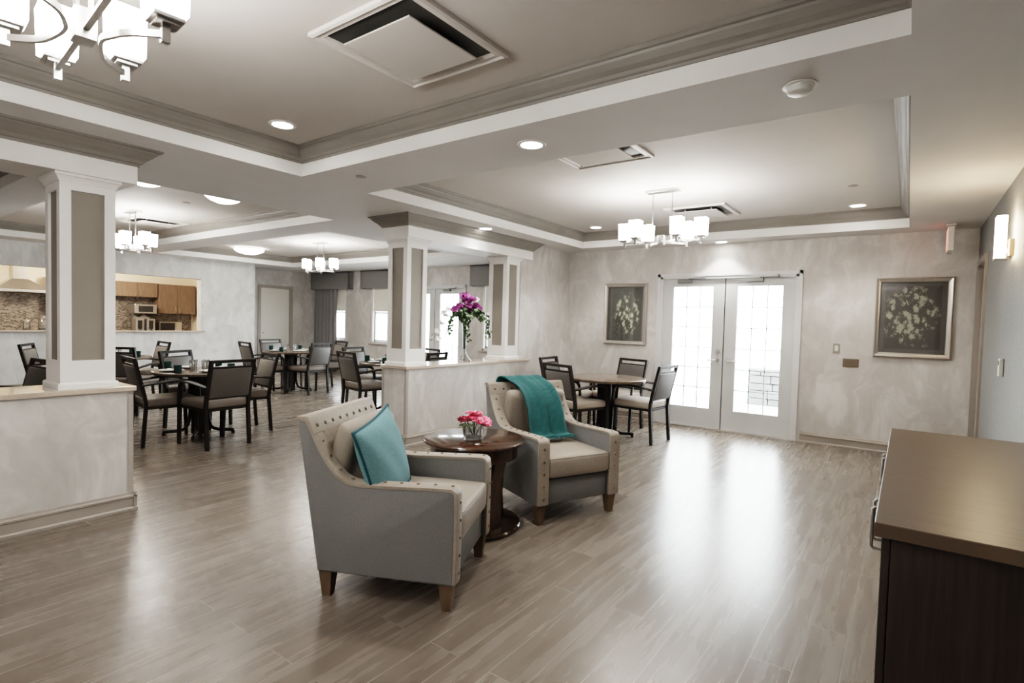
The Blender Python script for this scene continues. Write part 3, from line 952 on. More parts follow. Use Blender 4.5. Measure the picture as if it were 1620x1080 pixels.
spray('purple orchid spray leaning to the right from the trumpet vase', (.0, .02, .58), (.04, .10, .74), (.06, .17, .71), 5, .048, PURP, G1)
spray('white orchid spray drooping far left of the trumpet vase', (.0, -.03, .58), (-.04, -.36, .86), (-.02, -.47, .28), 8, .042, WPET, G1)
spray('white orchid spray standing highest right of the trumpet vase', (.0, .02, .58), (-.04, .18, .90), (-.06, .30, .80), 4, .045, WPET, G1)
def vine(label, dirxy, out, drop, n, seed):
    rnd = random.Random(seed)
    t = thing('ivy_vine', label, 'vine', OV, 0, 'ivy vines trailing from the trumpet vase')
    P0 = Vector((0, 0, .57)); P1 = Vector((dirxy[0]*out*.9, dirxy[1]*out*.9, .80)); P2 = Vector((dirxy[0]*out, dirxy[1]*out, .64-drop))
    pts = [P0*(1-i/14)**2+P1*2*(i/14)*(1-i/14)+P2*(i/14)**2 for i in range(15)]
    MB().tube([Vector((0, 0, .18))]+pts, .0025, 5).build('stem', LEAF, t, True)
    b = MB()
    for i in range(n):
        q = (i/n)**.8
        p = P0*(1-q)**2+P1*2*q*(1-q)+P2*q*q + Vector((rnd.uniform(-.04, .04), rnd.uniform(-.04, .04), rnd.uniform(-.03, .02)))*(1.2-.5*q)
        L_ = rnd.uniform(.04, .07)*(1.25-.5*q)
        M = Matrix.Translation(p) @ Matrix.Rotation(rnd.uniform(0, 6.28), 4, 'Z') @ Matrix.Rotation(rnd.uniform(.3, 1.5), 4, 'Y')
        def fn(u, v):
            w = L_*.36*math.sin(v*PI)**.8
            return M @ Vector((L_*v, (u-.5)*2*w, .15*L_*math.sin(v*PI)))
        b.grid(fn, 2, 4)
    b.build('foliage', LEAF, t, True)
for a in (('ivy vine trailing down at the left of the trumpet vase', (.1, -.95), .36, .30, 95, 1), ('ivy vine trailing down at the far right of the trumpet vase', (.15, .95), .44, .34, 80, 2),
          ('ivy vine hanging in front of the trumpet vase stem', (.6, -.3), .16, .36, 70, 3), ('short bushy ivy vine at the right rim of the trumpet vase', (.4, .8), .26, .10, 85, 4),
          ('short bushy ivy vine at the left rim of the trumpet vase', (.3, -.8), .24, .06, 90, 5), ('short bushy ivy vine behind the trumpet vase rim', (-.5, .1), .18, .03, 70, 6)):
    vine(*a)

# ------------------------------------------------------------------ dining chairs
def catmull(p, m=4):
    v = [Vector(q) for q in p]; out = []
    for i in range(len(v)-1):
        p0 = v[max(i-1, 0)]; p1 = v[i]; p2 = v[i+1]; p3 = v[min(i+2, len(v)-1)]
        for j in range(m):
            q = j/m
            out.append(.5*((2*p1)+(p2-p0)*q+(2*p0-5*p1+4*p2-p3)*q*q+(3*p1-p0-3*p2+p3)*q**3))
    out.append(v[-1]); return out
def make_chair(label, seatm):
    t = thing('dining_chair', label, 'chair')
    MB().box((.0, 0, .462), (.50, .47, .085), .028, seg=3).build('seat', seatm, t, 50)
    MB().bb(-.25, .245, -.225, .225, .395, .422, .004).build('seat_frame', BLACK, t)
    for s in (-1, 1):
        MB().tube(catmull([(-.285, s*.232, 0), (-.262, s*.232, .30), (-.255, s*.232, .45), (-.280, s*.232, .60), (-.360, s*.232, .94)], 3), .024, 4, rx=.024).build('leg', BLACK, t)
        MB().tube([(.268, s*.236, 0), (.255, s*.236, .43)], [.021, .026], 4).build('leg', BLACK, t)
        MB().tube(catmull([(-.295, s*.236, .655), (-.16, s*.246, .672), (.02, s*.250, .690), (.18, s*.247, .678), (.235, s*.240, .628), (.252, s*.236, .53), (.255, s*.236, .425)], 4), .015, 6, rx=.026).build('arm', BLACK, t, 60)
    MB().tube([(-.357, -.245, .928), (-.357, .245, .928)], .022, 4).build('top_rail', BLACK, t)
    MB().tube([(-.341, -.232, .862), (-.341, .232, .862)], .017, 4).build('back_rail', BLACK, t)
    MB().tube([(-.268, -.232, .535), (-.268, .232, .535)], .013, 4).build('back_rail', BLACK, t)
    rot = Matrix.Rotation(math.atan2(-.073, .327), 4, 'Y')
    MB().box((-.303, 0, .70), (.042, .44, .325), .014, rot=rot).build('backrest', UPH, t, 50)
    return t
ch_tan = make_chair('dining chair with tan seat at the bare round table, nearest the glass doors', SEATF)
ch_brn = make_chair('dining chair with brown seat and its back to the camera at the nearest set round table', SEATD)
first = {id(ch_tan): True, id(ch_brn): True}
def chair(proto, x, y, deg, label, group):
    if first.pop(id(proto), None):
        proto.location = (x, y, 0); proto.rotation_euler = (0, 0, math.radians(deg)); proto['label'] = label; proto['group'] = group
        return proto
    return dup(proto, (x, y, 0), math.radians(deg), label, group)
GA = 'chairs around the bare table by the glass doors'
chair(ch_tan, -2.67, 6.42, 175, 'dining chair with tan seat at the bare round table, nearest the glass doors', GA)
chair(ch_tan, -3.21, 5.80, 72, 'dining chair with tan seat at the bare round table, its back to the far armchair', GA)
chair(ch_tan, -3.22, 6.88, 254, 'dining chair with tan seat at the bare table, against the wall under the left picture', GA)
chair(ch_tan, -3.72, 6.50, 4, 'dining chair with tan seat at the bare round table, nearest the far right column', GA)
GB = 'chairs around the nearest set dining table'
chair(ch_brn, -6.12, 2.88, 184, 'dining chair with its back to the camera, nearest chair at the nearest set round table', GB)
chair(ch_brn, -6.62, 2.60, 84, 'dining chair at the nearest set round table, close to the left half wall end', GB)
chair(ch_brn, -6.58, 3.40, 262, 'dining chair at the nearest set round table, on its side toward the windows', GB)
chair(ch_brn, -7.20, 3.20, 24, 'dining chair at the nearest set round table, on its far side toward the kitchen', GB)
GC = 'chairs around the set table by the pale door'
chair(ch_brn, -8.98, 5.90, 190, 'dining chair with its back to the camera at the set table by the pale door', GC)
chair(ch_brn, -9.36, 5.28, 83, 'dining chair on the kitchen side left end of the set table by the pale door', GC)
chair(ch_brn, -9.98, 6.0, 10, 'dining chair in front of the pale door, on the far side of its set table', GC)
chair(ch_brn, -9.25, 6.44, 260, 'dining chair at the set table by the pale door, below the curtained window', GC)
GD = 'chairs around the set table behind the right half wall'
chair(ch_brn, -6.27, 5.10, 81, 'dining chair just left of the right half wall, back turned to the armchairs', GD)
chair(ch_brn, -6.90, 5.66, 12, 'dining chair below the middle dining window, at the table behind the right half wall', GD)
chair(ch_brn, -5.87, 5.69, 190, 'dining chair whose top rails show above the right half wall beside the vase', GD)
chair(ch_brn, -6.42, 6.10, 258, 'dining chair mostly hidden by the near right column, nearest the far glass doors', GD)
GE = 'chairs around the set table by the kitchen counter'
chair(ch_brn, -8.80, 3.02, 130, 'dining chair directly right of the left column, at the table by the kitchen counter', GE)
chair(ch_brn, -9.88, 3.48, 268, 'dining chair below the coffee brewer, at the table by the kitchen counter', GE)
chair(ch_brn, -9.60, 2.40, 61, 'dining chair left of the left column, the rear one, under the kitchen counter', GE)
chair(ch_brn, -6.69, 1.20, 275, 'dining chair left of the left column, the front one, just above the half wall ledge', GE)

# ------------------------------------------------------------------ dining tables and settings
def make_table(label):
    t = thing('round_table', label, 'table')
    MB().lathe([(.455, .722), (.474, .724), (.480, .732), (.480, .752), (.474, .758), (.462, .760)], n=56).build('tabletop', TBW, t, 40)
    MB().bb(-.06, .06, -.06, .06, .012, .70, .006).build('pedestal', BLACK, t)
    MB().bb(-.16, .16, -.16, .16, .70, .722, .004).build('mounting_plate', BLACK, t)
    for k in range(4):
        a = PI/4+k*PI/2
        M = Matrix.Rotation(a, 4, 'Z')
        b = MB().tube([M @ Vector(p) for p in catmull([(.10, 0, .70), (.095, 0, .45), (.098, 0, .22), (.125, 0, .10), (.19, 0, .055), (.30, 0, .045), (.37, 0, .04)], 4)], .016, 6, rx=.022)
        f = b.build('foot', BLACK, t, 60)
        MB().lathe([(.018, 0), (.020, .004), (.020, .03), (.014, .036)], c=tuple(M @ Vector((.36, 0, 0))), n=12).build('glide', BLACK, f)
    return t
tb0 = make_table('bare round wooden dining table by the glass doors')
tb0.location = (-3.03, 6.20, 0); tb0['group'] = 'round pedestal dining tables'
TABS = {'near': (-6.70, 2.98), 'door': (-9.40, 5.82), 'wall': (-6.36, 5.62), 'kitchen': (-9.42, 2.98)}
dup(tb0, (*TABS['near'], 0), .2, 'round dining table set for four, nearest the left half wall')
dup(tb0, (*TABS['door'], 0), .1, 'round dining table set for four, in front of the pale door')
dup(tb0, (*TABS['wall'], 0), .2, 'round dining table set for four, behind the right half wall')
dup(tb0, (*TABS['kitchen'], 0), .3, 'round dining table set for four, nearest the kitchen counter')
dup(tb0, (-6.70, .62, 0), .1, 'round dining table hidden behind the left half wall')
def put(mesh_from, name, loc, label, cat, group, rz=0):
    o = mesh_from.copy(); o.name = name; C.objects.link(o)
    o.location = loc; o.rotation_euler = (0, 0, rz)
    return tag(o, label, cat, group)
protos = {}
def first_or_copy(kind, maker, loc, label, cat, group, rz=0):
    if kind not in protos:
        o = maker(); protos[kind] = o
        o.location = loc; o.rotation_euler = (0, 0, rz); tag(o, label, cat, group)
        return o
    src = protos[kind]
    r = dup(src, loc, rz, label, group)
    return r
def mk_plate():
    return MB().lathe([(.001, .004), (.06, .002), (.075, .006), (.125, .016), (.128, .019), (.074, .011), (.001, .009)], n=28, cap=False).build('dinner_plate', CHINA, smooth=40)
def mk_napkin():
    b = MB()
    def fn(u, v):
        return (-.085+.17*u, -.035+.07*v, .006+.012*math.sin(v*PI)+.004*math.sin(u*8))
    b.grid(fn, 8, 6); b.bb(-.085, .085, -.035, .035, 0, .007)
    return b.build('napkin', LINEN, smooth=50)
def mk_mug():
    return MB().lathe([(.001, 0), (.034, 0), (.038, .006), (.040, .085), (.037, .085), (.034, .012), (.001, .010)], n=20, cap=False).build('teal_tumbler', TEALC, smooth=40)
def mk_glass():
    return MB().lathe([(.001, .003), (.026, 0), (.029, .004), (.034, .115), (.032, .115), (.026, .012), (.001, .010)], n=16, cap=False).build('drinking_glass', TGLASS, smooth=40)
SIDE = {0: 'window door side', 1: 'far kitchen side', 2: 'left end', 3: 'camera side'}
TN = {'near': 'nearest set table', 'door': 'pale door table', 'wall': 'table behind the half wall', 'kitchen': 'kitchen counter table'}
DIRS = {'camera side': 0, 'window side': 90, 'kitchen side': 180, 'near left side': 270}
for key, (tx, ty) in TABS.items():
    for side_, deg in DIRS.items():
        a = math.radians(deg)
        ux, uy = math.cos(a), math.sin(a)
        g = TN[key]
        r_ = .30
        px, py = tx+ux*r_, ty+uy*r_
        first_or_copy('plate', mk_plate, (px, py, .7605), 'white plate under a napkin, %s of the %s' % (side_, g), 'plate', 'plates on the '+g)
        first_or_copy('napkin', mk_napkin, (px, py, .770), 'folded white napkin on the plate, %s of the %s' % (side_, g), 'napkin', 'napkins on the '+g, a+PI/2)
        qx, qy = tx+ux*.32-uy*.21, ty+uy*.32+ux*.21
        first_or_copy('mug', mk_mug, (qx, qy, .7605), 'dark teal tumbler beside the plate, %s of the %s' % (side_, g), 'tumbler', 'teal tumblers on the '+g)
        gx, gy = tx+ux*.085-uy*.02, ty+uy*.085+ux*.02
        first_or_copy('glass', mk_glass, (gx, gy, .7605), 'clear drinking glass near the middle, %s of the %s' % (side_, g), 'glass', 'clear glasses on the '+g)

# ------------------------------------------------------------------ kitchen
def cupboard(y0, y1, z0, z1, label, lowh=True):
    xf, xb = -14.77, -15.09
    t = thing('wall_cupboard', label, 'cupboard', ((xf+xb)/2, (y0+y1)/2, z0), 0, 'walnut wall cupboards in the kitchen')
    w = y1-y0; h = z1-z0
    MB().bb(-.16, .14, -w/2, w/2, 0, h).build('carcass', KWOOD, t)
    for k, s in enumerate((-1, 1)):
        ya, yb = (-w/2+.003, -.003) if s < 0 else (.003, w/2-.003)
        dr = MB().bb(.141, .160, ya, yb, .003, h-.003, .002).build('cupboard_door', KWOOD, t)
        hy = s*.045
        MB().tube([(.160, hy, .03), (.188, hy, .035), (.188, hy, .145), (.160, hy, .15)], .006, 6).build('bar_handle', METAL, dr)
cupboard(5.62, 6.46, 1.385, 2.105, 'taller walnut wall cupboard above the microwave')
cupboard(4.76, 5.60, 1.77, 2.115, 'shorter walnut wall cupboard above the coffee brewer')
cupboard(3.56, 4.40, 1.40, 2.13, 'walnut wall cupboard beside the range hood')
struct(MB().bb(-15.09, -14.72, 2.60, 6.5, 2.16, 2.565).build('wall_bulkhead', CREAM)) if False else None
def hood():
    t = thing('range_hood', 'stainless pyramid range hood on the kitchen back wall', 'range hood', (-14.83, 3.08, 1.76))
    b = MB()
    bot = [(-.25, -.43), (.25, -.43), (.25, .43), (-.25, .43)]
    top = [(-.25, -.13), (.02, -.13), (.02, .13), (-.25, .13)]
    rows = [[b.bm.verts.new((x, y, z)) for x, y in pl] for pl, z in ((bot, 0), (bot, .05), (top, .27))]
    for A, B in zip(rows, rows[1:]):
        for j in range(4): b.bm.faces.new((A[j], A[(j+1) % 4], B[(j+1) % 4], B[j]))
    b.bm.faces.new(rows[0]); b.bm.faces.new(rows[-1])
    b.build('canopy', METAL, t)
    MB().bb(-.25, .015, -.115, .115, .26, .80).build('chimney', METAL, t)
hood()
def counter(y0, y1, label):
    t = thing('kitchen_counter', label, 'counter', (-14.78, (y0+y1)/2, 0))
    w = y1-y0
    MB().bb(-.30, .28, -w/2, w/2, .10, .875).bb(-.30, .22, -w/2, w/2, 0, .10).build('base_cabinet', KWOOD, t)
    n = max(1, int(w/.5))
    for i in range(n):
        a = -w/2+w*i/n
        dr = MB().bb(.281, .300, a+.004, a+w/n-.004, .11, .87, .002).build('cupboard_door', KWOOD, t)
        MB().tube([(.300, a+.06, .70), (.325, a+.06, .71), (.325, a+.06, .83), (.300, a+.06, .84)], .006, 6).build('bar_handle', METAL, dr)
    MB().bb(-.305, .32, -w/2, w/2, .875, .915, .004).build('worktop', LEDGE, t)
counter(-.5, 6.5, 'kitchen base counter with stone worktop along the back wall')
o = struct(MB().bb(XK-.24, XK+.06, -1.3, 5.52, 1.02, 1.05, .006).build('trim_8', LEDGE))
def brewer():
    t = thing('coffee_brewer', 'twin steel coffee brewer on the kitchen counter', 'coffee brewer', (-14.72, 5.26, .9155))
    MB().bb(-.20, .20, -.21, .21, 0, .04, .005).bb(-.20, -.06, -.17, .17, .04, .48).build('body', METAL, t)
    MB().bb(-.20, .19, -.23, .23, .46, .68, .015).build('brew_head', METAL, t)
    MB().bb(.188, .196, -.15, .15, .50, .64).build('control_panel', BLKP, t)
    for s in (-1, 1):
        f = MB().lathe([(.03, .38), (.09, .44), (.09, .47), (.0, .47)], c=(.07, s*.115, 0), n=16).build('filter_basket', BLKP, t, 40)
        u = MB().bb(-.02, .17, s*.115-.088, s*.115+.088, .045, .34, .012).build('urn', METAL, t)
        MB().bb(.171, .176, s*.115-.045, s*.115+.045, .10, .30).build('gauge', BLKP, u)
        MB().tube([(.17, s*.115, .09), (.21, s*.115, .09), (.21, s*.115, .065)], .012, 8).build('tap', BLKP, u)
brewer()
def micro():
    t = thing('microwave_oven', 'small steel microwave on the kitchen counter under the taller cupboard', 'microwave', (-14.80, 5.84, .9155))
    MB().bb(-.17, .16, -.25, .25, .01, .265, .006).build('body', METAL, t)
    MB().bb(.161, .170, -.235, .10, .03, .25, .003).build('oven_door', BLKP, t)
    MB().bb(.161, .168, .115, .24, .03, .25, .003).build('control_panel', METAL, t)
    MB().tube([(.17, .085, .05), (.195, .085, .06), (.195, .085, .22), (.17, .085, .23)], .007, 6).build('handle', METAL, t)
    for sx in (-.14, .13):
        for sy in (-.21, .21):
            MB().lathe([(.015, 0), (.015, .012)], c=(sx, sy, 0), n=10).build('foot', BLKP, t)
micro()
def jar(y, h, r, label):
    t = thing('glass_canister', label, 'canister', (-14.66, y, .9155), 0)
    MB().lathe([(.001, 0), (r*.9, 0), (r, .01), (r, h*.85), (r*.8, h*.92), (r*.75, h*.92), (r*.92, h*.84), (r*.92, .015), (.001, .012)], n=20, cap=False).build('jar', VGLASS, t, 40)
    MB().lathe([(.0, h*.92), (r*.85, h*.92), (r*.85, h), (r*.2, h), (r*.2, h+.03), (.001, h+.03)], n=20, cap=False).build('lid', METAL, t, 40)
    MB().lathe([(.001, .016), (r*.9, .016), (r*.9, .10), (.001, .10)], n=20, cap=False).build('contents', BLKP, t, 40)
jar(3.42, .34, .10, 'large glass canister with steel lid on the kitchen counter, left of the left column')
jar(3.14, .27, .06, 'slim glass canister on the kitchen counter under the range hood')

# ------------------------------------------------------------------ credenza at right
def credenza():
    x0, x1, y0, y1 = -.035, XR-.025, 1.82, 3.60
    t = thing('credenza', 'long dark wood credenza with brown top along the right wall', 'cabinet', ((x0+x1)/2, (y0+y1)/2, 0))
    hx, hy = (x1-x0)/2, (y1-y0)/2
    MB().bb(-hx+.022, hx, -hy, hy, .07, .862).build('carcass', CABS, t)
    MB().bb(-hx+.06, hx, -hy+.02, hy-.02, 0, .07).build('plinth', CABS, t)
    MB().bb(-hx-.018, hx+.01, -hy-.022, hy+.02, .862, .902, .003).build('countertop', [CABT], t)
    n = 4; w = 2*hy/n
    for i in range(n):
        a = -hy+i*w
        dr = MB().bb(-hx, -hx+.020, a+.003, a+w-.003, .075, .856, .002).build('cabinet_door', CABS, t)
        yy = a+w-.05 if i % 2 == 0 else a+.05
        MB().tube([(-hx, yy, .69), (-hx-.030, yy, .69), (-hx-.036, yy, .697), (-hx-.036, yy, .823), (-hx-.030, yy, .83), (-hx, yy, .83)], .0055, 8).build('pull_handle', NICKEL, dr, 40)
credenza()

# ------------------------------------------------------------------ pictures, switches, wall bits
def picture(xc, zc, w, h, label, art):
    y = YB
    t = thing('picture_frame', label, 'picture', (xc, y, zc-h/2), 0, 'framed floral prints on the back wall')
    fw = .055
    b = MB()
    # frame profile mitred in x-z: build as ringsweep then rotate
    b.ringsweep([(0, .002), (0, .030), (.012, .038), (.030, .030), (fw-.008, .026), (fw, .016), (fw, .002)], -w/2, w/2, 0, h)
    b.tf(Matrix.Rotation(PI/2, 4, 'X'))
    b.build('frame', FRAMEM, t)
    MB().bb(-w/2+fw-.006, w/2-fw+.006, -.010, -.004, fw-.006, h-fw+.006).build('mat_board', MATB, t)
    mw = .045
    MB().bb(-w/2+fw+mw, w/2-fw-mw, -.0125, -.0105, fw+mw, h-fw-mw).build('print', art, t)
    MB().bb(-w/2+fw-.006, w/2-fw+.006, -.0155, -.0145, fw-.006, h-fw+.006).build('glazing', PICG, t)
    return t
FRAMEM = noisy('silver_frame', (.46, .43, .39), (.54, .51, .47), (30, 1, 1), ns=4, rough=.32, metal=.85)
MATB = noisy('charcoal_mat', (.095, .09, .085), (.115, .11, .103), ns=30, rough=.8)
picture(-3.50, 1.585, .69, .93, 'silver framed print of white blossoms hanging left of the glass doors', art_mat('blossom_print_left', .3, (.10, .10, .092), (.20, .23, .13), (.66, .66, .55), .58, .5, .40))
picture(.030, 1.59, .72, .92, 'silver framed print of pale blossoms hanging right of the glass doors', art_mat('blossom_print_right', 4.1, (.055, .052, .045), (.12, .12, .085), (.42, .41, .33), .45, .55, .46))
def plate(xc, zc, w, h, name, label, cat, m, nb):
    t = thing(name, label, cat, (xc, YB, zc-h/2))
    MB().bb(-w/2, w/2, -.008, -.0005, 0, h, .002).build('cover_plate', m, t)
    for i in range(nb):
        x = -w/2+w*(i+.5)/nb
        MB().bb(x-.016, x+.016, -.013, -.0075, h/2-.032, h/2+.032, .002).build('rocker', PLAST if nb == 1 else BUTTON, t)
plate(-.702, 1.205, .075, .115, 'light_switch', 'small grey single switch plate right of the glass doors', 'switch', BASEB, 1)
plate(-.546, 1.035, .165, .100, 'switch_plate', 'wide bronze three gang switch plate below the single switch', 'switch', BUTTON, 3)
def reader():
    t = thing('wall_keypad', 'slim white keypad on the bluish right wall below the sconce', 'keypad', (XR, 5.40, 1.115))
    MB().bb(-.028, -.0005, -.035, .035, 0, .135, .006).build('housing', PLAST, t)
    MB().bb(-.031, -.027, -.022, .022, .085, .12, .001).build('screen', BLKP, t)
reader()
def sconce():
    t = thing('wall_sconce', 'lit white glass sconce high on the right wall', 'wall light', (XR, 5.22, 1.96))
    MB().bb(-.03, -.0005, -.02, .17, .03, .15, .004).build('backplate', BUTTON, t)
    MB().bb(-.06, -.028, .02, .06, .05, .09, .002).build('bracket', METAL, t)
    MB().bb(-.105, -.045, -.045, .045, .012, .315, .006).build('glass_shade', SCON, t)
    MB().bb(-.108, -.030, -.048, .048, 0, .012, .002).build('bottom_cap', METAL, t)
sconce()
def exit_sign():
    t = thing('exit_sign', 'exit sign hanging edge on from the ceiling near the right end of the back wall', 'exit sign', (.315, 7.35, 2.28))
    MB().bb(-.025, .025, -.155, .155, 0, .25, .006).build('housing', PLAST, t)
    MB().bb(-.0285, -.0255, -.145, .145, .01, .24).build('lit_face', REDE, t)
    MB().bb(-.04, .04, -.08, .08, .27, .284, .002).bb(-.012, .012, -.02, .02, .25, .275).build('canopy_mount', PLAST, t)
exit_sign()

# ------------------------------------------------------------------ ceiling fittings
def pot(x, y, z, label, first=[None]):
    g = 'recessed ceiling downlights'
    if first[0] is None:
        t = thing('recessed_downlight', label, 'downlight', (x, y, z), 0, g)
        MB().lathe([(.070, -.001), (.092, -.001), (.094, -.004), (.090, -.008), (.070, -.008), (.070, -.001)], n=36, cap=False).build('trim_ring', WHITE, t, 40)
        MB().lathe([(.001, -.004), (.071, -.004), (.071, -.003), (.001, -.003)], n=36, cap=False).build('lens', POT, t)
        first[0] = t
    else:
        dup(first[0], (x, y, z), 0, label, g)
POTS = [(-3.66, 2.18, ZT, 'lit downlight in the near tray ceiling, close to its far left corner'), (-2.0, 2.90, ZS, 'lit downlight in the beam between the two main trays'),
        (-.50, 6.98, ZT, 'lit downlight in the far tray, at its right back corner'), (-3.62, 6.90, ZT, 'lit downlight in the far tray, at its left back corner'),
        (-2.07, 7.53, ZS, 'lit downlight above the glass doors, close to the back wall'), (-4.265, 5.24, ZS, 'lit downlight beside the beam over the right half wall')]
for p in POTS: pot(*p)
def chandelier(x, y, label, rz=0, first=[None]):
    g = 'six light chandeliers with square glass shades'
    if first[0] is not None:
        return dup(first[0], (x, y, 2.218), rz, label, g)
    t = thing('chandelier', label, 'chandelier', (x, y, 2.218), rz, g)
    first[0] = t
    H = ZT-2.218
    MB().bb(-.032, .032, -.028, .028, .022, .115, .003).build('hub', NICKEL, t)
    MB().bb(-.17, .17, -.055, .055, H-.022, H-.001, .004).build('ceiling_canopy', NICKEL, t)
    for s in (-1, 1):
        MB().tube([(s*.022, 0, .10), (s*.11 if False else s*.085, 0, .10), ], .001, 4) if False else None
        MB().tube([(s*.10, 0, .062), (s*.10, 0, H-.02)], .008, 8).build('rod', NICKEL, t, 40)
    MB().tube([(-.395, 0, .055), (.395, 0, .055)], .009, 4, rx=.012).build('straight_arm', NICKEL, t)
    for s in (-1, 1):
        pts = catmull([(-.21, s*.155, .04), (-.14, s*.085, .04), (-.06, s*.055, .045), (0, s*.045, .05), (.06, s*.055, .045), (.14, s*.085, .04), (.21, s*.155, .04)], 5)
        MB().tube(pts, .014, 4, rx=.008).build('curved_arm', NICKEL, t, 60)
    for lx, ly in ((-.395, 0), (.395, 0), (-.21, .155), (.21, .155), (-.21, -.155), (.21, -.155)):
        lp = MB().bb(lx-.011, lx+.011, ly-.011, ly+.011, .015, .075).bb(lx-.042, lx+.042, ly-.042, ly+.042, .075, .088, .002).bb(lx-.030, lx+.030, ly-.030, ly+.030, .066, .075)
        lp = lp.build('lamp_holder', NICKEL, t)
        s = MB()
        w0, w1 = .050, .0535
        rows = [[s.bm.verts.new((lx+sx*w, ly+sy*w, z)) for sx, sy in ((-1, -1), (1, -1), (1, 1), (-1, 1))] for w, z in ((w0-.010, .0885), (w0, .095), (w1, .255), (w1-.008, .255), (w0-.008, .10))]
        for A, B in zip(rows, rows[1:]):
            for j in range(4): s.bm.faces.new((A[j], A[(j+1) % 4], B[(j+1) % 4], B[j]))
        s.bm.faces.new(rows[0]); s.bm.faces.new(rows[-1])
        s.build('glass_shade', SHADE, lp)
    return t
chandelier(-2.05, 5.32, 'lit six light chandelier in the far tray, in front of the glass doors')
chandelier(-2.056, .577, 'lit six light chandelier cropped at the top left, hanging closest to the camera', math.radians(-5))
chandelier(-8.57, 2.94, 'lit six light chandelier right of the left column, in front of the kitchen')
chandelier(-8.85, 6.05, 'lit six light chandelier in front of the grey curtain valances')
def vent(x, y, label, first=[None]):
    g = 'square ceiling air diffusers'
    if first[0] is not None:
        return dup(first[0], (x, y, ZT), 0, label, g)
    t = thing('ceiling_vent', label, 'air vent', (x, y, ZT), 0, g)
    first[0] = t
    h = .345
    MB().ringsweep([(0, -.001), (0, -.020), (.016, -.026), (.026, -.016), (.050, -.018), (.060, -.006), (.060, -.001)], -h, h, -h, h).build('frame', VENTF, t)
    MB().bb(-h+.055, h-.055, -h+.055, h-.055, -.003, -.0015).build('throat', DARKHOLE, t)
    MB().bb(-.228, .228, -.228, .228, -.044, -.036, .002).build('plaque', TRAY, t)
    p = MB()
    for sx in (-1, 1):
        for sy in (-1, 1): p.bb(sx*.15-.006, sx*.15+.006, sy*.15-.006, sy*.15+.006, -.037, -.002)
    p.build('hanger', METAL, t)
vent(-2.04, 1.89, 'square air diffuser in the near tray ceiling, beside the closest chandelier')
vent(-2.04, 3.84, 'square air diffuser in the far tray ceiling, half hidden by the beam edge')
vent(-2.02, 6.50, 'square air diffuser in the far tray ceiling, behind its chandelier')
vent(-9.25, 3.45, 'square air diffuser behind the chandelier in front of the kitchen')
def dome(x, y, label, k=1.0, first=[None]):
    g = 'round dome ceiling lights in the dining room'
    if first[0] is not None:
        o = dup(first[0], (x, y, ZT), 0, label, g); o.scale = (k, k, 1); return o
    t = thing('dome_light', label, 'ceiling light', (x, y, ZT), 0, g)
    first[0] = t
    MB().lathe([(.20, -.001), (.215, -.006), (.215, -.030), (.20, -.034)], n=36).build('fitting', NICKEL, t, 40)
    MB().lathe([(.27, -.030), (.285, -.036), (.27, -.062), (.20, -.100), (.11, -.125), (.001, -.135)], n=40, cap=False).build('glass_bowl', DOME, t, True)
dome(-11.0, 5.85, 'lit dome light left of the chandelier by the curtain')
dome(-6.22, 3.02, 'lit dome light right of the left column, nearest the main room', .72)
dome(-6.08, 2.20, 'lit dome light just peeking out right of the left column beam end', .72)
def smoke():
    t = thing('smoke_detector', 'white round smoke detector on the ceiling beam at the right', 'smoke detector', (-.458, 2.857, ZS))
    MB().lathe([(.060, -.001), (.062, -.012), (.055, -.016), (.052, -.034), (.040, -.042), (.0, -.044)], n=30, cap=False).build('housing', PLAST, t, 40)
    MB().lathe([(.075, -.001), (.075, -.006), (.06, -.008)], n=30).build('base_ring', PLAST, t, 40)
smoke()
def sprink(x, y, z, label, first=[None]):
    g = 'flat round sprinkler covers'
    if first[0] is not None:
        o = first[0].copy(); C.objects.link(o); o.location = (x, y, z); o['label'] = label; return o
    o = MB().lathe([(.0, -.001), (.042, -.001), (.042, -.005), (.038, -.007), (.0, -.007)], n=24, cap=False).build('ceiling_sprinkler_cover', BASEB, smooth=40)
    o.location = (x, y, z); first[0] = o
    return tag(o, label, 'sprinkler cover', g)
sprink(-.48, 6.02, ZT, 'flat sprinkler cover in the far tray above its right side')
sprink(-3.626, 2.843, ZS, 'flat sprinkler cover on the beam between the trays, left end')
sprink(-7.27, 3.07, ZT, 'flat sprinkler cover in the dining tray beside a dome light')

# ------------------------------------------------------------------ lights
def lamp(kind, loc, power, col=(1, 1, 1), rot=None, **kw):
    l = bpy.data.lights.new('lamp', kind); l.energy = power; l.color = col
    for k, v in kw.items(): setattr(l, k, v)
    o = bpy.data.objects.new('lamp_source', l); C.objects.link(o); o.location = loc
    if rot: o.rotation_euler = rot
    return o
for x, y, z, _ in POTS:
    lamp('SPOT', (x, y, z-.012), 26, (1, .96, .90), spot_size=math.radians(105), spot_blend=.6, shadow_soft_size=.06)
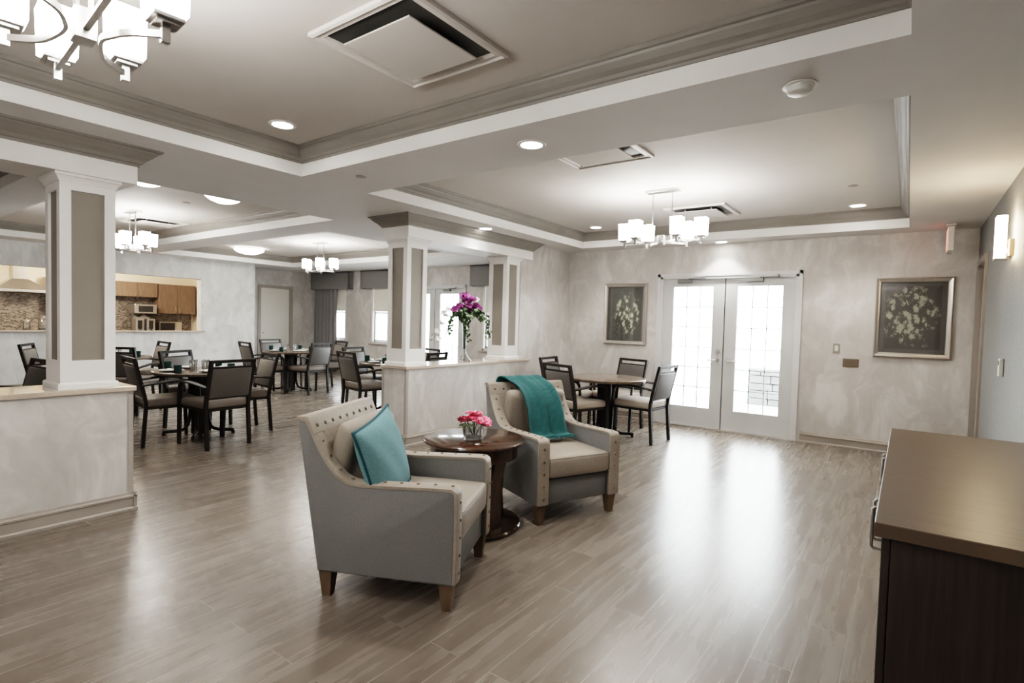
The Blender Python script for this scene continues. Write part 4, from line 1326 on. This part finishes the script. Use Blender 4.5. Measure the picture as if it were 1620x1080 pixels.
# added ceiling spots without any fixture, for extra brightness
for x, y, z in ((-.5, 3.7, ZT), (-3.6, 3.7, ZT), (-6.2, 7.6, ZT), (-10.9, 3.4, ZT), (-7.2, 4.9, ZT)):
    lamp('SPOT', (x, y, z-.012), 26, (1, .96, .90), spot_size=math.radians(115), spot_blend=.6, shadow_soft_size=.06)
lamp('SPOT', (-1.8, -1.9, 1.5), 115, (1, .97, .94), rot=(PI, 0, 0), spot_size=math.radians(140), spot_blend=.5, shadow_soft_size=.15)  # added upward fill spot behind the camera, brightens the near ceiling
lamp('POINT', (-13.5, 4.2, 2.35), 40, (1, .84, .66), shadow_soft_size=.12)
lamp('POINT', (-13.5, 1.6, 2.35), 34, (1, .84, .66), shadow_soft_size=.12)
for x, w, z0, z1, y in (((DX0+DX1)/2, 1.7, .28, 1.99, YB+.13), ((GX0+GX1)/2, 1.6, .28, 1.99, YD+.13)) + tuple((((a+b)/2), b-a, WZ0, WZ1, YD+.15) for a, b in (W1, W2, W3)):
    lamp('AREA', (x, y, (z0+z1)/2), 1, rot=(-PI/2, 0, 0), shape='RECTANGLE', size=w, size_y=z1-z0)
    bpy.data.lights[-1].cycles.is_portal = True
for l in bpy.data.lights:
    if l.type == 'AREA': l.cycles.is_portal = True

w = bpy.data.worlds.new('sky'); sc.world = w; w.use_nodes = True
bg = w.node_tree.nodes['Background']
bg.inputs['Color'].default_value = (.94, .97, 1.0, 1)
bg.inputs['Strength'].default_value = 9.0

# ------------------------------------------------------------------ camera
r_ = Vector((0.80729442, 0.58953622, 0.02688423)); u_ = Vector((-0.0437386, 0.01434041, 0.99894008)); f_ = Vector((-0.58852583, 0.80761463, -0.03736242))
cam = bpy.data.cameras.new('camera'); co = bpy.data.objects.new('camera', cam); C.objects.link(co)
M = Matrix((( r_.x, u_.x, -f_.x, 0), (r_.y, u_.y, -f_.y, 0), (r_.z, u_.z, -f_.z, 1.43), (0, 0, 0, 1)))
co.matrix_world = M
cam.sensor_width = 36; cam.lens = 858.928/1620*36; cam.clip_start = .02
sc.camera = co
sc.view_settings.view_transform = 'Filmic'
sc.view_settings.look = 'High Contrast'
sc.view_settings.exposure = 1.92
